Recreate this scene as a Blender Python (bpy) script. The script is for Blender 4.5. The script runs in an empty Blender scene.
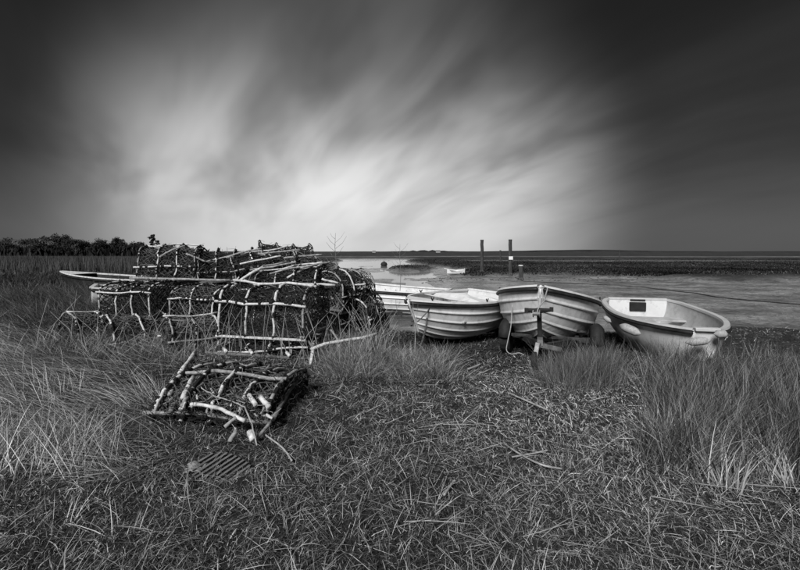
import bpy, bmesh, math, random
import numpy as np
from mathutils import Vector, Matrix, Euler

random.seed(7)
RNG = np.random.default_rng(11)
SC = bpy.context.scene
COL = SC.collection
R = math.radians

# ------------------------------------------------------------------ camera
CAM_H = 1.3           # eye height over the grass bank
F = 420.0             # focal length in photo pixels (photo 800 wide)
HOR = 252.0
cam_d = bpy.data.cameras.new('camera'); cam = bpy.data.objects.new('camera', cam_d); COL.objects.link(cam)
cam.location = (0, 0, CAM_H); cam.rotation_euler = (R(90), 0, 0)
cam_d.sensor_width = 36; cam_d.lens = 36 * F / 800
cam_d.shift_y = -(285 - HOR) / 800
cam_d.clip_end = 8000; cam_d.clip_start = 0.05
SC.camera = cam

# ------------------------------------------------------------------ world: overcast drawn out by wind
SUN_EL, SUN_AZ = R(40), R(203)       # azimuth measured clockwise from +Y (sun behind the camera, a little to the left)
w = bpy.data.worlds.new('World'); SC.world = w; w.use_nodes = True
nt = w.node_tree; N = nt.nodes; Lk = nt.links
for n in list(N): N.remove(n)
def node(t, **k):
    n = N.new(t)
    for a, b in k.items(): setattr(n, a, b)
    return n
def wm(op, a, b=None, c=None):
    n = node('ShaderNodeMath', operation=op)
    for i, v in enumerate((a, b, c)):
        if v is None: continue
        if isinstance(v, (int, float)): n.inputs[i].default_value = v
        else: Lk.new(v, n.inputs[i])
    return n.outputs[0]
out = node('ShaderNodeOutputWorld'); bg = node('ShaderNodeBackground')
Lk.new(bg.outputs[0], out.inputs[0])
sky = node('ShaderNodeTexSky', sky_type='NISHITA', sun_disc=False, sun_elevation=SUN_EL, sun_rotation=SUN_AZ)
sky.air_density = 1.0; sky.dust_density = 3.0
skybw = node('ShaderNodeRGBToBW'); Lk.new(sky.outputs[0], skybw.inputs[0])
tc = node('ShaderNodeTexCoord'); sep = node('ShaderNodeSeparateXYZ'); Lk.new(tc.outputs['Generated'], sep.inputs[0])
dx, dy, dz = sep.outputs
zc = wm('ADD', wm('MAXIMUM', dz, 0.0), 0.34)
pu, pv = wm('DIVIDE', dx, zc), wm('DIVIDE', dy, zc)      # position on a flat cloud deck
WA = R(31)                                               # the wind blows the deck along this bearing
al = wm('ADD', wm('MULTIPLY', pu, -math.sin(WA)), wm('MULTIPLY', pv, math.cos(WA)))
ac = wm('ADD', wm('MULTIPLY', pu, math.cos(WA)), wm('MULTIPLY', pv, math.sin(WA)))
O1 = 12.5
def cloud(sa, sc_, off, det, rough, dist=0.0):
    cb = node('ShaderNodeCombineXYZ')
    Lk.new(wm('MULTIPLY', al, sa), cb.inputs[0]); Lk.new(wm('MULTIPLY', ac, sc_), cb.inputs[1]); cb.inputs[2].default_value = off
    nz = node('ShaderNodeTexNoise'); nz.inputs['Scale'].default_value = 1; nz.inputs['Detail'].default_value = det
    nz.inputs['Roughness'].default_value = rough; nz.inputs['Distortion'].default_value = dist
    Lk.new(cb.outputs[0], nz.inputs['Vector']); return nz.outputs['Fac']
c1 = cloud(0.95, 2.1, O1, 3, 0.5, 0.5)
c2 = cloud(1.5, 4.2, O1 + 5.3, 3, 0.5, 0.4)
c3 = cloud(0.35, 0.9, O1 + 2.4, 2, 0.5, 0.3)
cl = wm('ADD', wm('ADD', wm('MULTIPLY', c1, 0.52), wm('MULTIPLY', c2, 0.26)), wm('MULTIPLY', c3, 0.22))
clr = node('ShaderNodeMapRange'); clr.interpolation_type = 'SMOOTHSTEP'
clr.inputs[1].default_value = 0.33; clr.inputs[2].default_value = 0.67; Lk.new(cl, clr.inputs[0])
# thin part of the deck, low over the marsh ahead: brighter
GD = Vector((-0.11, 1.0, 0.12)).normalized()
dot = wm('ADD', wm('ADD', wm('MULTIPLY', dx, GD.x), wm('MULTIPLY', dy, GD.y)), wm('MULTIPLY', dz, GD.z))
g1 = node('ShaderNodeMapRange'); g1.interpolation_type = 'SMOOTHERSTEP'
g1.inputs[1].default_value = 0.77; g1.inputs[2].default_value = 1.0; Lk.new(dot, g1.inputs[0])
glow = wm('POWER', g1.outputs[0], 1.15)
# brightness of the deck
tk = node('ShaderNodeMapRange'); tk.interpolation_type = 'SMOOTHSTEP'
tk.inputs[1].default_value = 0.50; tk.inputs[2].default_value = 0.08; tk.inputs[3].default_value = 0.17; tk.inputs[4].default_value = 1.0; Lk.new(dz, tk.inputs[0]); thick = tk.outputs[0]
thin = wm('ADD', 0.010, wm('MULTIPLY', glow, 0.17))
val = wm('MULTIPLY', thin, wm('MULTIPLY', thick, wm('ADD', 0.50, wm('MULTIPLY', clr.outputs[0], 1.20))))
hz = node('ShaderNodeMapRange'); hz.interpolation_type = 'SMOOTHSTEP'
hz.inputs[1].default_value = 0.19; hz.inputs[2].default_value = 0.0; Lk.new(dz, hz.inputs[0])
hzv = wm('ADD', 0.034, wm('MULTIPLY', glow, 0.20))
mix = wm('ADD', wm('MULTIPLY', val, wm('SUBTRACT', 1.0, wm('MULTIPLY', hz.outputs[0], 0.85))), wm('MULTIPLY', wm('MULTIPLY', hz.outputs[0], 0.85), hzv))
tot = wm('ADD', mix, wm('MULTIPLY', skybw.outputs[0], 0.002))
Lk.new(tot, bg.inputs['Color']); bg.inputs['Strength'].default_value = 1.0

sd = bpy.data.lights.new('sun', 'SUN'); so = bpy.data.objects.new('sun', sd); COL.objects.link(so)
sd.energy = 1.5; sd.angle = R(18); sd.color = (1, 1, 1)
sdir = Vector((math.sin(SUN_AZ) * math.cos(SUN_EL), math.cos(SUN_AZ) * math.cos(SUN_EL), math.sin(SUN_EL)))
so.rotation_euler = sdir.to_track_quat('Z', 'Y').to_euler()

vs = SC.view_settings; vs.view_transform = 'Standard'; vs.look = 'None'; vs.gamma = 1; vs.use_curve_mapping = False
vs.exposure = 1.5
SC.cycles.max_bounces = 6; SC.cycles.diffuse_bounces = 3; SC.cycles.caustics_reflective = False; SC.cycles.caustics_refractive = False

# ------------------------------------------------------------------ helpers
def P(px, py, Y):
    return Vector(((px - 400) / F * Y, Y, CAM_H - (py - HOR) / F * Y))

def vnoise(x, y, seed=0):
    x = np.asarray(x, float); y = np.asarray(y, float)
    xi = np.floor(x).astype(np.int64); yi = np.floor(y).astype(np.int64)
    fx = x - xi; fy = y - yi
    fx = fx * fx * (3 - 2 * fx); fy = fy * fy * (3 - 2 * fy)
    def h(a, b):
        n = (a * 374761393 + b * 668265263 + seed * 1442695041) & 0x7fffffff
        n = ((n ^ (n >> 13)) * 1274126177) & 0x7fffffff
        n = (n ^ (n >> 16)) & 0xffff
        return n / 65535.0
    return (h(xi, yi) * (1 - fx) + h(xi + 1, yi) * fx) * (1 - fy) + (h(xi, yi + 1) * (1 - fx) + h(xi + 1, yi + 1) * fx) * fy
def fbm(x, y, seed=0, o=4):
    s = 0; a = 0.5
    for i in range(o):
        s = s + a * (vnoise(x * 2 ** i, y * 2 ** i, seed + i) - 0.5); a *= 0.5
    return s
def sstep(a, b, x):
    t = np.clip((x - a) / (b - a), 0, 1); return t * t * (3 - 2 * t)

# land cover: 1 where salt marsh stands, 0 on the open mud
def marsh_mask(x, y):
    x = np.asarray(x, float); y = np.asarray(y, float)
    yy = np.maximum(y, 1)
    px = 400 + x / yy * F
    nb = fbm(x * 0.11, y * 0.05, 5, 5) * 22
    edge = 27.5 + nb * 0.55 - 2.5 * sstep(600, 760, px) - 16 * (1 - sstep(250, 325, px))
    m = sstep(-1.2, 1.2, y - edge)
    # the creek running out between the marshes
    wob = fbm(y * 0.05, y * 0 + 3, 9, 3)
    xl = -0.165 * yy + wob * 6
    xr = 0.095 * yy * (1 - 0.75 * sstep(38, 75, y)) + fbm(y * 0.09, y * 0 + 9, 19, 4) * 9 + 0.3
    ch = sstep(-0.9, 0.9, x - xl) * sstep(-0.9, 0.9, xr - x) * (1 - sstep(95, 112, y))
    m = m * (1 - ch)
    # islet in the creek
    isl = 1 - sstep(0.7, 1.15, np.sqrt(((x - 1.0) / 2.1) ** 2 + ((y - 41) / 4.2) ** 2) + fbm(x * .6, y * .4, 31, 3) * 0.9)
    m = np.maximum(m, isl)
    # a second creek behind the right-hand marsh
    c2y = 66 + fbm(x * 0.03, x * 0, 41, 3) * 26
    c2 = np.exp(-((y - c2y) / 4.5) ** 2) * sstep(8, 14, x)
    m = m * (1 - np.clip(c2 * 1.2, 0, 1))
    c3y = 128 + fbm(x * 0.02, x * 0 + 7, 47, 3) * 50
    m = m * (1 - np.clip(np.exp(-((y - c3y) / 9) ** 2) * 1.1 * sstep(-60, 0, x) , 0, 1))
    return m

def terrain(x, y):
    x = np.asarray(x, float); y = np.asarray(y, float)
    bank_end = 6.9 + 0.9 * fbm(x * 0.5, y * 0.1, 3, 3) * 2 + 1.6 * sstep(-2.5, -5.5, x)
    bank = 1 - sstep(0, 2.4, y - bank_end)
    zb = 0.02 + fbm(x * 0.9, y * 0.9, 1, 4) * 0.10 + 0.20 * sstep(-2.8, -5.5, x) * sstep(4.6, 7, y)
    zb = zb + 0.12 * sstep(3.6, 5.4, -x) * sstep(6.7, 8.0, y)
    zb = zb - 0.16 * sstep(-0.2, 0.6, x) * sstep(4.9, 6.0, y)
    m = marsh_mask(x, y)
    far = sstep(9, 14, y)
    zm = -0.33 + fbm(x * 0.8, y * 0.35, 2, 4) * 0.05 * (0.3 + far) + fbm(x * 0.22, y * 0.16, 6, 5) * 0.19 * far
    px = 400 + x / np.maximum(y, 1) * F
    creek = sstep(325, 345, px) * (1 - sstep(425, 450, px)) * sstep(11, 17, y)
    zm = zm - 0.105 * creek + creek * fbm(x * 0.9, y * 0.22, 15, 4) * 0.13
    zt = zm * (1 - m) + m * (-0.06 + fbm(x * 0.5, y * 0.3, 12, 4) * 0.16)
    wob = bank
    z = zb * wob + zt * (1 - wob)
    # ground behind the camera stays level
    return z
def tz(x, y): return float(terrain(np.array([x]), np.array([y]))[0])
def G(px, py, dz=0.0):
    Y = 3.0
    lo, hi = 0.5, 60.0
    for _ in range(40):
        mid = (lo + hi) / 2; p = P(px, py, mid)
        if p.z > tz(p.x, p.y) + dz: lo = mid
        else: hi = mid
    return P(px, py, (lo + hi) / 2)

# ---- materials (the place is seen in black and white, so every colour is a grey)
MATS = {}
def mat(name, base=0.3, rough=0.8, var=0.3, scale=8.0, detail=5, bump=0.0, bscale=40.0, spec=0.3, attr=None, lo=None, metallic=0.0, stretch=None, space='Object', dirt=None):
    m = bpy.data.materials.new(name); m.use_nodes = True; t = m.node_tree; b = t.nodes['Principled BSDF']
    b.inputs['Roughness'].default_value = rough; b.inputs['Specular IOR Level'].default_value = spec; b.inputs['Metallic'].default_value = metallic
    co = t.nodes.new('ShaderNodeTexCoord'); vec = co.outputs[space]
    if space == 'World':
        pass
    if stretch:
        mp = t.nodes.new('ShaderNodeMapping'); mp.inputs['Scale'].default_value = stretch
        t.links.new(vec, mp.inputs[0]); vec = mp.outputs[0]
    nz = t.nodes.new('ShaderNodeTexNoise'); nz.inputs['Scale'].default_value = scale; nz.inputs['Detail'].default_value = detail
    nz.inputs['Roughness'].default_value = 0.65
    t.links.new(vec, nz.inputs['Vector'])
    rp = t.nodes.new('ShaderNodeValToRGB'); t.links.new(nz.outputs['Fac'], rp.inputs[0])
    a, c = base * (1 - var), base * (1 + var)
    if lo is not None: a = lo
    rp.color_ramp.elements[0].position = 0.33; rp.color_ramp.elements[0].color = (a, a, a, 1)
    rp.color_ramp.elements[1].position = 0.67; rp.color_ramp.elements[1].color = (c, c, c, 1)
    colr = rp.outputs[0]
    if dirt:   # blotches of grime: (amount, scale, value)
        n2 = t.nodes.new('ShaderNodeTexNoise'); n2.inputs['Scale'].default_value = dirt[1]; n2.inputs['Detail'].default_value = 7; n2.inputs['Roughness'].default_value = 0.75
        t.links.new(vec, n2.inputs['Vector'])
        r2 = t.nodes.new('ShaderNodeMapRange'); r2.inputs[1].default_value = 0.5; r2.inputs[2].default_value = 0.75; r2.inputs[4].default_value = dirt[0]
        t.links.new(n2.outputs['Fac'], r2.inputs[0])
        mx = t.nodes.new('ShaderNodeMix'); mx.data_type = 'RGBA'
        t.links.new(r2.outputs[0], mx.inputs[0]); t.links.new(colr, mx.inputs[6]); mx.inputs[7].default_value = (dirt[2],) * 3 + (1,)
        colr = mx.outputs[2]
    if attr:
        at = t.nodes.new('ShaderNodeAttribute'); at.attribute_name = attr
        mx = t.nodes.new('ShaderNodeMix'); mx.data_type = 'RGBA'; mx.blend_type = 'MULTIPLY'; mx.inputs[0].default_value = 1
        t.links.new(colr, mx.inputs[6]); t.links.new(at.outputs['Color'], mx.inputs[7]); colr = mx.outputs[2]
    t.links.new(colr, b.inputs['Base Color'])
    if bump:
        n3 = t.nodes.new('ShaderNodeTexNoise'); n3.inputs['Scale'].default_value = bscale; n3.inputs['Detail'].default_value = 6; n3.inputs['Roughness'].default_value = 0.7
        t.links.new(vec, n3.inputs['Vector'])
        bp = t.nodes.new('ShaderNodeBump'); bp.inputs['Strength'].default_value = 1; bp.inputs['Distance'].default_value = bump
        t.links.new(n3.outputs['Fac'], bp.inputs['Height']); t.links.new(bp.outputs[0], b.inputs['Normal'])
    MATS[name] = m; return m

mat('stick_pale', 0.62, 0.6, 0.25, 22, dirt=(0.95, 20, 0.06), bump=0.003, bscale=60)
mat('stick_grey', 0.30, 0.8, 0.5, 25, dirt=(0.9, 18, 0.03), bump=0.003, bscale=70)
mat('pot_timber', 0.17, 0.85, 0.5, 18, stretch=(1, 6, 6), bump=0.003, bscale=50, dirt=(0.8, 9, 0.03))
mat('net_dark', 0.028, 0.85, 0.5, 30)
mat('net_grey', 0.10, 0.85, 0.7, 14)
mat('rope_mix', 0.075, 0.9, 0.8, 12)
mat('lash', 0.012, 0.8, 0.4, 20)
mat('boat_white', 0.76, 0.38, 0.08, 3, spec=0.45, dirt=(0.65, 6.5, 0.26), bump=0.0012, bscale=9)
mat('boat_stained', 0.62, 0.5, 0.12, 5, spec=0.35, dirt=(0.9, 8, 0.16), bump=0.0015, bscale=14)
mat('boat_cream', 0.56, 0.4, 0.08, 3, spec=0.45, dirt=(0.5, 3.5, 0.22), bump=0.0012, bscale=9)
mat('fender_grey', 0.36, 0.6, 0.3, 14, dirt=(0.8, 18, 0.10))
mat('boat_inner', 0.42, 0.55, 0.15, 5, dirt=(0.6, 6, 0.12), bump=0.002, bscale=20)
mat('boat_dark', 0.02, 0.55, 0.5, 6, dirt=(0.5, 6, 0.06))
mat('antifoul', 0.05, 0.7, 0.5, 8, dirt=(0.7, 8, 0.12))
mat('rubber', 0.02, 0.75, 0.4, 12)
mat('galv', 0.22, 0.55, 0.4, 14, metallic=0.3, dirt=(0.8, 10, 0.05), bump=0.001)
mat('steel_dark', 0.035, 0.6, 0.5, 16, metallic=0.2, dirt=(0.7, 9, 0.1))
mat('rope_pale', 0.32, 0.9, 0.3, 60, bump=0.002, bscale=120)
mat('post_wood', 0.055, 0.85, 0.6, 3, stretch=(6, 6, 0.6), bump=0.02, bscale=6, dirt=(0.6, 2, 0.015))
mat('sign_white', 0.8, 0.5, 0.05, 6)
mat('drift', 0.34, 0.85, 0.4, 10, stretch=(1, 1, 1), dirt=(0.5, 12, 0.05), bump=0.004)
mat('leaf_far', 0.030, 0.9, 0.5, 0.7)
mat('bark_far', 0.035, 0.9, 0.4, 2)
mat('stem_dry', 0.16, 0.9, 0.4, 20)
mat('hill', 0.035, 1.0, 0.3, 0.01, spec=0)
mat('shell', 0.55, 0.6, 0.3, 10)
mat('cloth', 0.28, 0.9, 0.4, 15, dirt=(0.6, 12, 0.1), bump=0.01, bscale=25)

def attr_mat(name, rough=0.9, spec=0.15, trans=0.0):
    m = bpy.data.materials.new(name); m.use_nodes = True; t = m.node_tree; b = t.nodes['Principled BSDF']
    b.inputs['Roughness'].default_value = rough; b.inputs['Specular IOR Level'].default_value = spec
    at = t.nodes.new('ShaderNodeAttribute'); at.attribute_name = 'tone'
    t.links.new(at.outputs['Color'], b.inputs['Base Color']); MATS[name] = m; return m
attr_mat('grass_blade', 0.75, 0.3); attr_mat('scrub', 0.95, 0.05)

def ground_mat():
    m = bpy.data.materials.new('ground_cover'); m.use_nodes = True; t = m.node_tree; b = t.nodes['Principled BSDF']; L = t.links.new
    ge = t.nodes.new('ShaderNodeNewGeometry')
    at = t.nodes.new('ShaderNodeAttribute'); at.attribute_name = 'cover'   # r bank, g marsh
    sp = t.nodes.new('ShaderNodeSeparateColor'); L(at.outputs['Color'], sp.inputs[0])
    def nz(s, d, st=(1, 1, 1), r=0.65):
        mp = t.nodes.new('ShaderNodeMapping'); mp.inputs['Scale'].default_value = st; L(ge.outputs['Position'], mp.inputs[0])
        n = t.nodes.new('ShaderNodeTexNoise'); n.inputs['Scale'].default_value = s; n.inputs['Detail'].default_value = d; n.inputs['Roughness'].default_value = r
        L(mp.outputs[0], n.inputs['Vector']); return n.outputs['Fac']
    def ramp(f, stops):
        r = t.nodes.new('ShaderNodeValToRGB'); L(f, r.inputs[0]); e = r.color_ramp.elements
        while len(e) < len(stops): e.new(0.5)
        for i, (p, v) in enumerate(stops): e[i].position = p; e[i].color = (v, v, v, 1)
        return r.outputs[0]
    def mixc(f, a, c):
        x = t.nodes.new('ShaderNodeMix'); x.data_type = 'RGBA'; L(f, x.inputs[0]); L(a, x.inputs[6]); L(c, x.inputs[7]); return x.outputs[2]
    soil = ramp(nz(6, 8), [(0.35, 0.012), (0.7, 0.06)])
    mud = ramp(nz(0.45, 9, (1, 1.6, 1), 0.72), [(0.36, 0.12), (0.5, 0.29), (0.66, 0.52)])
    mud2 = ramp(nz(7, 6, (1, 1, 1), 0.75), [(0.35, 0.32), (0.6, 1.0)])
    mm = t.nodes.new('ShaderNodeMix'); mm.data_type = 'RGBA'; mm.blend_type = 'MULTIPLY'; mm.inputs[0].default_value = 1; L(mud, mm.inputs[6]); L(mud2, mm.inputs[7]); mud = mm.outputs[2]
    marsh = ramp(nz(0.16, 9, (1, 0.45, 1), 0.7), [(0.36, 0.010), (0.52, 0.026), (0.62, 0.05), (0.72, 0.16)])
    c = mixc(sp.outputs[1], mud, marsh); c = mixc(sp.outputs[0], c, soil)
    L(c, b.inputs['Base Color'])
    rr0 = ramp(nz(0.6, 6, (1, 1.5, 1)), [(0.4, 0.42), (0.62, 0.72)])
    wet = t.nodes.new('ShaderNodeMath'); wet.operation = 'MULTIPLY_ADD'; L(sp.outputs[2], wet.inputs[0]); wet.inputs[1].default_value = -0.34; L(rr0, wet.inputs[2]); rr = wet.outputs[0]
    one = t.nodes.new('ShaderNodeValue'); one.outputs[0].default_value = 0.95
    ro = t.nodes.new('ShaderNodeMix'); mxv = t.nodes.new('ShaderNodeMath'); mxv.operation = 'MAXIMUM'
    L(sp.outputs[0], mxv.inputs[0]); L(sp.outputs[1], mxv.inputs[1]); L(mxv.outputs[0], ro.inputs[0]); L(rr, ro.inputs[2]); L(one.outputs[0], ro.inputs[3])
    L(ro.outputs[0], b.inputs['Roughness']); b.inputs['Specular IOR Level'].default_value = 0.35
    n1 = nz(4, 10, (1, 1.4, 1), 0.75)
    bp = t.nodes.new('ShaderNodeBump'); bp.inputs['Distance'].default_value = 0.10; bp.inputs['Strength'].default_value = 0.9
    L(n1, bp.inputs['Height']); L(bp.outputs[0], b.inputs['Normal'])
    MATS['ground'] = m
ground_mat()
def water_mat():
    m = bpy.data.materials.new('creek_water'); m.use_nodes = True; t = m.node_tree; b = t.nodes['Principled BSDF']; L = t.links.new
    b.inputs['Base Color'].default_value = (0.22, 0.22, 0.22, 1); b.inputs['Roughness'].default_value = 0.07; b.inputs['IOR'].default_value = 1.33
    ge = t.nodes.new('ShaderNodeNewGeometry'); n = t.nodes.new('ShaderNodeTexNoise'); n.inputs['Scale'].default_value = 3; n.inputs['Detail'].default_value = 4
    L(ge.outputs['Position'], n.inputs['Vector']); bp = t.nodes.new('ShaderNodeBump'); bp.inputs['Distance'].default_value = 0.0015
    L(n.outputs['Fac'], bp.inputs['Height']); L(bp.outputs[0], b.inputs['Normal']); MATS['water'] = m
water_mat()

# ---- objects
def tag(o, label=None, cat=None, group=None, kind=None):
    if label: o['label'] = label
    if cat: o['category'] = cat
    if group: o['group'] = group
    if kind: o['kind'] = kind
    return o
def empty(name, loc, rot=(0, 0, 0)):
    o = bpy.data.objects.new(name, None); COL.objects.link(o); o.location = loc; o.rotation_euler = rot; o.empty_display_size = 0.1
    return o
def link_mesh(name, me, m, parent=None, smooth=False):
    o = bpy.data.objects.new(name, me); COL.objects.link(o)
    if m: me.materials.append(MATS[m])
    if smooth: me.polygons.foreach_set('use_smooth', [True] * len(me.polygons))
    if parent: o.parent = parent
    return o
class MB:
    def __init__(s): s.v = []; s.f = []
    def add(s, v, f):
        k = len(s.v); s.v += [tuple(a) for a in v]; s.f += [tuple(i + k for i in q) for q in f]
    def tube(s, pts, r, sides=6, cap=True, jit=0.0):
        pts = [Vector(p) for p in pts]; n = len(pts)
        if not hasattr(r, '__len__'): r = [r] * n
        up = Vector((0.13, 0.31, 0.94)); vs_ = []; prev = None
        for i, p in enumerate(pts):
            d = (pts[min(i + 1, n - 1)] - pts[max(i - 1, 0)])
            if d.length < 1e-9: d = Vector((0, 0, 1))
            d.normalize()
            if prev is None:
                a = d.cross(up)
                if a.length < 0.1: a = d.cross(Vector((1, 0, 0)))
            else:
                a = prev - d * prev.dot(d)
            a.normalize(); prev = a; b = d.cross(a)
            for k in range(sides):
                th = 2 * math.pi * k / sides; rr = r[i] * (1 + random.uniform(-jit, jit))
                vs_.append(p + (a * math.cos(th) + b * math.sin(th)) * rr)
        fs = [(i * sides + k, i * sides + (k + 1) % sides, (i + 1) * sides + (k + 1) % sides, (i + 1) * sides + k) for i in range(n - 1) for k in range(sides)]
        if cap: fs += [tuple(range(sides))[::-1], tuple((n - 1) * sides + k for k in range(sides))]
        s.add(vs_, fs)
    def box(s, c, d, rot=None):
        c = Vector(c); M = rot if rot is not None else Matrix.Identity(3)
        vs_ = [c + M @ Vector((x * d[0] / 2, y * d[1] / 2, z * d[2] / 2)) for x in (-1, 1) for y in (-1, 1) for z in (-1, 1)]
        s.add(vs_, [(0, 1, 3, 2), (4, 6, 7, 5), (0, 4, 5, 1), (2, 3, 7, 6), (0, 2, 6, 4), (1, 5, 7, 3)])
    def beam(s, a, b, w_, h, upv=(0, 0, 1)):
        a = Vector(a); b = Vector(b); x = (b - a); L = x.length; x.normalize()
        y = Vector(upv).cross(x)
        if y.length < 1e-4: y = Vector((0, 1, 0)).cross(x)
        y.normalize(); z = x.cross(y)
        M = Matrix((x, y, z)).transposed(); s.box((a + b) / 2, (L, w_, h), M)
    def lathe(s, prof, n=16, axis='z', c=(0, 0, 0)):
        vs_ = []
        for r_, h in prof:
            for k in range(n):
                t = 2 * math.pi * k / n; q = (r_ * math.cos(t), r_ * math.sin(t), h)
                if axis == 'x': q = (q[2], q[0], q[1])
                if axis == 'y': q = (q[0], q[2], q[1])
                vs_.append((q[0] + c[0], q[1] + c[1], q[2] + c[2]))
        m = len(prof)
        s.add(vs_, [(i * n + k, i * n + (k + 1) % n, (i + 1) * n + (k + 1) % n, (i + 1) * n + k) for i in range(m - 1) for k in range(n)]
              + [tuple(range(n))[::-1], tuple((m - 1) * n + k for k in range(n))])
    def grid(s, rows, thick=None):
        nr, nc = len(rows), len(rows[0])
        s.add([p for r_ in rows for p in r_], [(i * nc + j, i * nc + j + 1, (i + 1) * nc + j + 1, (i + 1) * nc + j) for i in range(nr - 1) for j in range(nc - 1)])
    def build(s, name, m, parent=None, smooth=False, bevel=0.0, solid=0.0):
        me = bpy.data.meshes.new(name); me.from_pydata([tuple(v) for v in s.v], [], s.f); me.update()
        o = link_mesh(name, me, m, parent, smooth)
        if solid:
            md = o.modifiers.new('solid', 'SOLIDIFY'); md.thickness = solid; md.offset = 0
        if bevel:
            md = o.modifiers.new('bevel', 'BEVEL'); md.width = bevel; md.segments = 2; md.limit_method = 'ANGLE'
        return o
def strands(A, B, r, name, m, parent):
    """many thin three-sided strands between points A[i], B[i] in one mesh"""
    A = np.asarray(A, float); B = np.asarray(B, float); n = len(A)
    if n == 0: return None
    d = B - A; d /= np.maximum(np.linalg.norm(d, axis=1, keepdims=True), 1e-9)
    up = np.where(np.abs(d[:, 2:3]) < 0.9, np.array([[0, 0, 1.]]), np.array([[1., 0, 0]]))
    a = np.cross(d, up); a /= np.linalg.norm(a, axis=1, keepdims=True); b = np.cross(d, a)
    r = np.broadcast_to(np.asarray(r, float), (n,))[:, None]
    V = []
    for Q in (A, B):
        for k in range(3):
            t = 2 * math.pi * k / 3; V.append(Q + (a * math.cos(t) + b * math.sin(t)) * r)
    V = np.stack(V, 1).reshape(-1, 3)
    base = (np.arange(n) * 6)[:, None]
    q = np.concatenate([base + np.array([[k, (k + 1) % 3, 3 + (k + 1) % 3, 3 + k]]) for k in range(3)], 1).reshape(-1, 4)
    return np_mesh(name, V, q, m, parent)
def np_mesh(name, V, quads, m, parent=None, tris=None, tone=None, smooth=False):
    me = bpy.data.meshes.new(name); V = np.asarray(V, np.float32)
    me.vertices.add(len(V)); me.vertices.foreach_set('co', V.ravel())
    nq = len(quads); ntv = 0 if tris is None else len(tris)
    loops = np.concatenate([np.asarray(quads, np.int32).ravel(), np.asarray(tris, np.int32).ravel() if ntv else np.zeros(0, np.int32)])
    me.loops.add(len(loops)); me.loops.foreach_set('vertex_index', loops)
    me.polygons.add(nq + ntv)
    st = np.concatenate([np.arange(nq) * 4, nq * 4 + np.arange(ntv) * 3]).astype(np.int32)
    me.polygons.foreach_set('loop_start', st)
    me.update(calc_edges=True); me.validate()
    if tone is not None:
        at = me.color_attributes.new('tone' if tone.ndim == 1 else 'cover', 'FLOAT_COLOR', 'POINT')
        c = np.ones((len(V), 4), np.float32)
        c[:, :3] = tone[:, None] if tone.ndim == 1 else tone
        at.data.foreach_set('color', c.ravel())
    return link_mesh(name, me, m, parent, smooth)

# ------------------------------------------------------------------ ground, water, hills
def build_ground():
    ys = np.concatenate([np.linspace(-12, 1.0, 14)[:-1], 1.0 + np.linspace(0, 9, 190), 10 * np.exp(np.linspace(0, math.log(500), 330))[1:]])
    ss = np.concatenate([-np.exp(np.linspace(math.log(7), math.log(1.3), 20)), np.linspace(-1.25, 1.25, 340), np.exp(np.linspace(math.log(1.3), math.log(7), 20))])
    Y, S = np.meshgrid(ys, ss, indexing='ij'); X = S * (np.maximum(Y, 0) + 3)
    Z = terrain(X, Y)
    V = np.stack([X, Y, Z], -1).reshape(-1, 3); ni, nj = X.shape
    i, j = np.meshgrid(np.arange(ni - 1), np.arange(nj - 1), indexing='ij'); k = (i * nj + j).ravel()
    q = np.stack([k, k + 1, k + nj + 1, k + nj], 1)
    bank_end = 6.9 + 0.9 * fbm(X * 0.5, Y * 0.1, 3, 3) * 2 + 1.6 * sstep(-2.5, -5.5, X)
    bank = 1 - sstep(0.6, 1.9, Y - bank_end + fbm(X * 3, Y * 3, 77, 3) * 1.5)
    m = marsh_mask(X, Y)
    cov = np.stack([bank.ravel(), m.ravel(), (sstep(300,360,400+X/np.maximum(Y,1)*F)*(1-sstep(440,600,400+X/np.maximum(Y,1)*F)+fbm(X*.2,Y*.1,88,4)*.5)).clip(0,1).ravel()], 1)
    o = np_mesh('ground', V, q, 'ground', None, tone=cov, smooth=True); tag(o, kind='structure')
build_ground()
b = MB(); b.grid([[(-700, 11, -0.405), (700, 11, -0.405)], [(-700, 4900, -0.405), (700, 4900, -0.405)]])
tag(b.build('water', 'water'), kind='structure')
def hills():
    xs = np.linspace(-2600, 3600, 260); top = []
    for x in xs:
        h = 3 + 5 * float(fbm(np.array([x * .004]), np.array([0.]), 61, 5)[0] + .5) + 9 * math.exp(-((x - 1150) / 420) ** 2) + 10 * math.exp(-((x - 150) / 120) ** 2) * (.6 + .4 * math.sin(x * .1))
        top.append(max(h, 2))
    b = MB()
    b.grid([[(x, 2500, -1) for x in xs], [(x, 2540, t * .8) for x, t in zip(xs, top)], [(x, 2600, t) for x, t in zip(xs, top)], [(x, 2900, -1) for x in xs]])
    tag(b.build('hills', 'hill', smooth=True), kind='structure')
hills()

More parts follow.
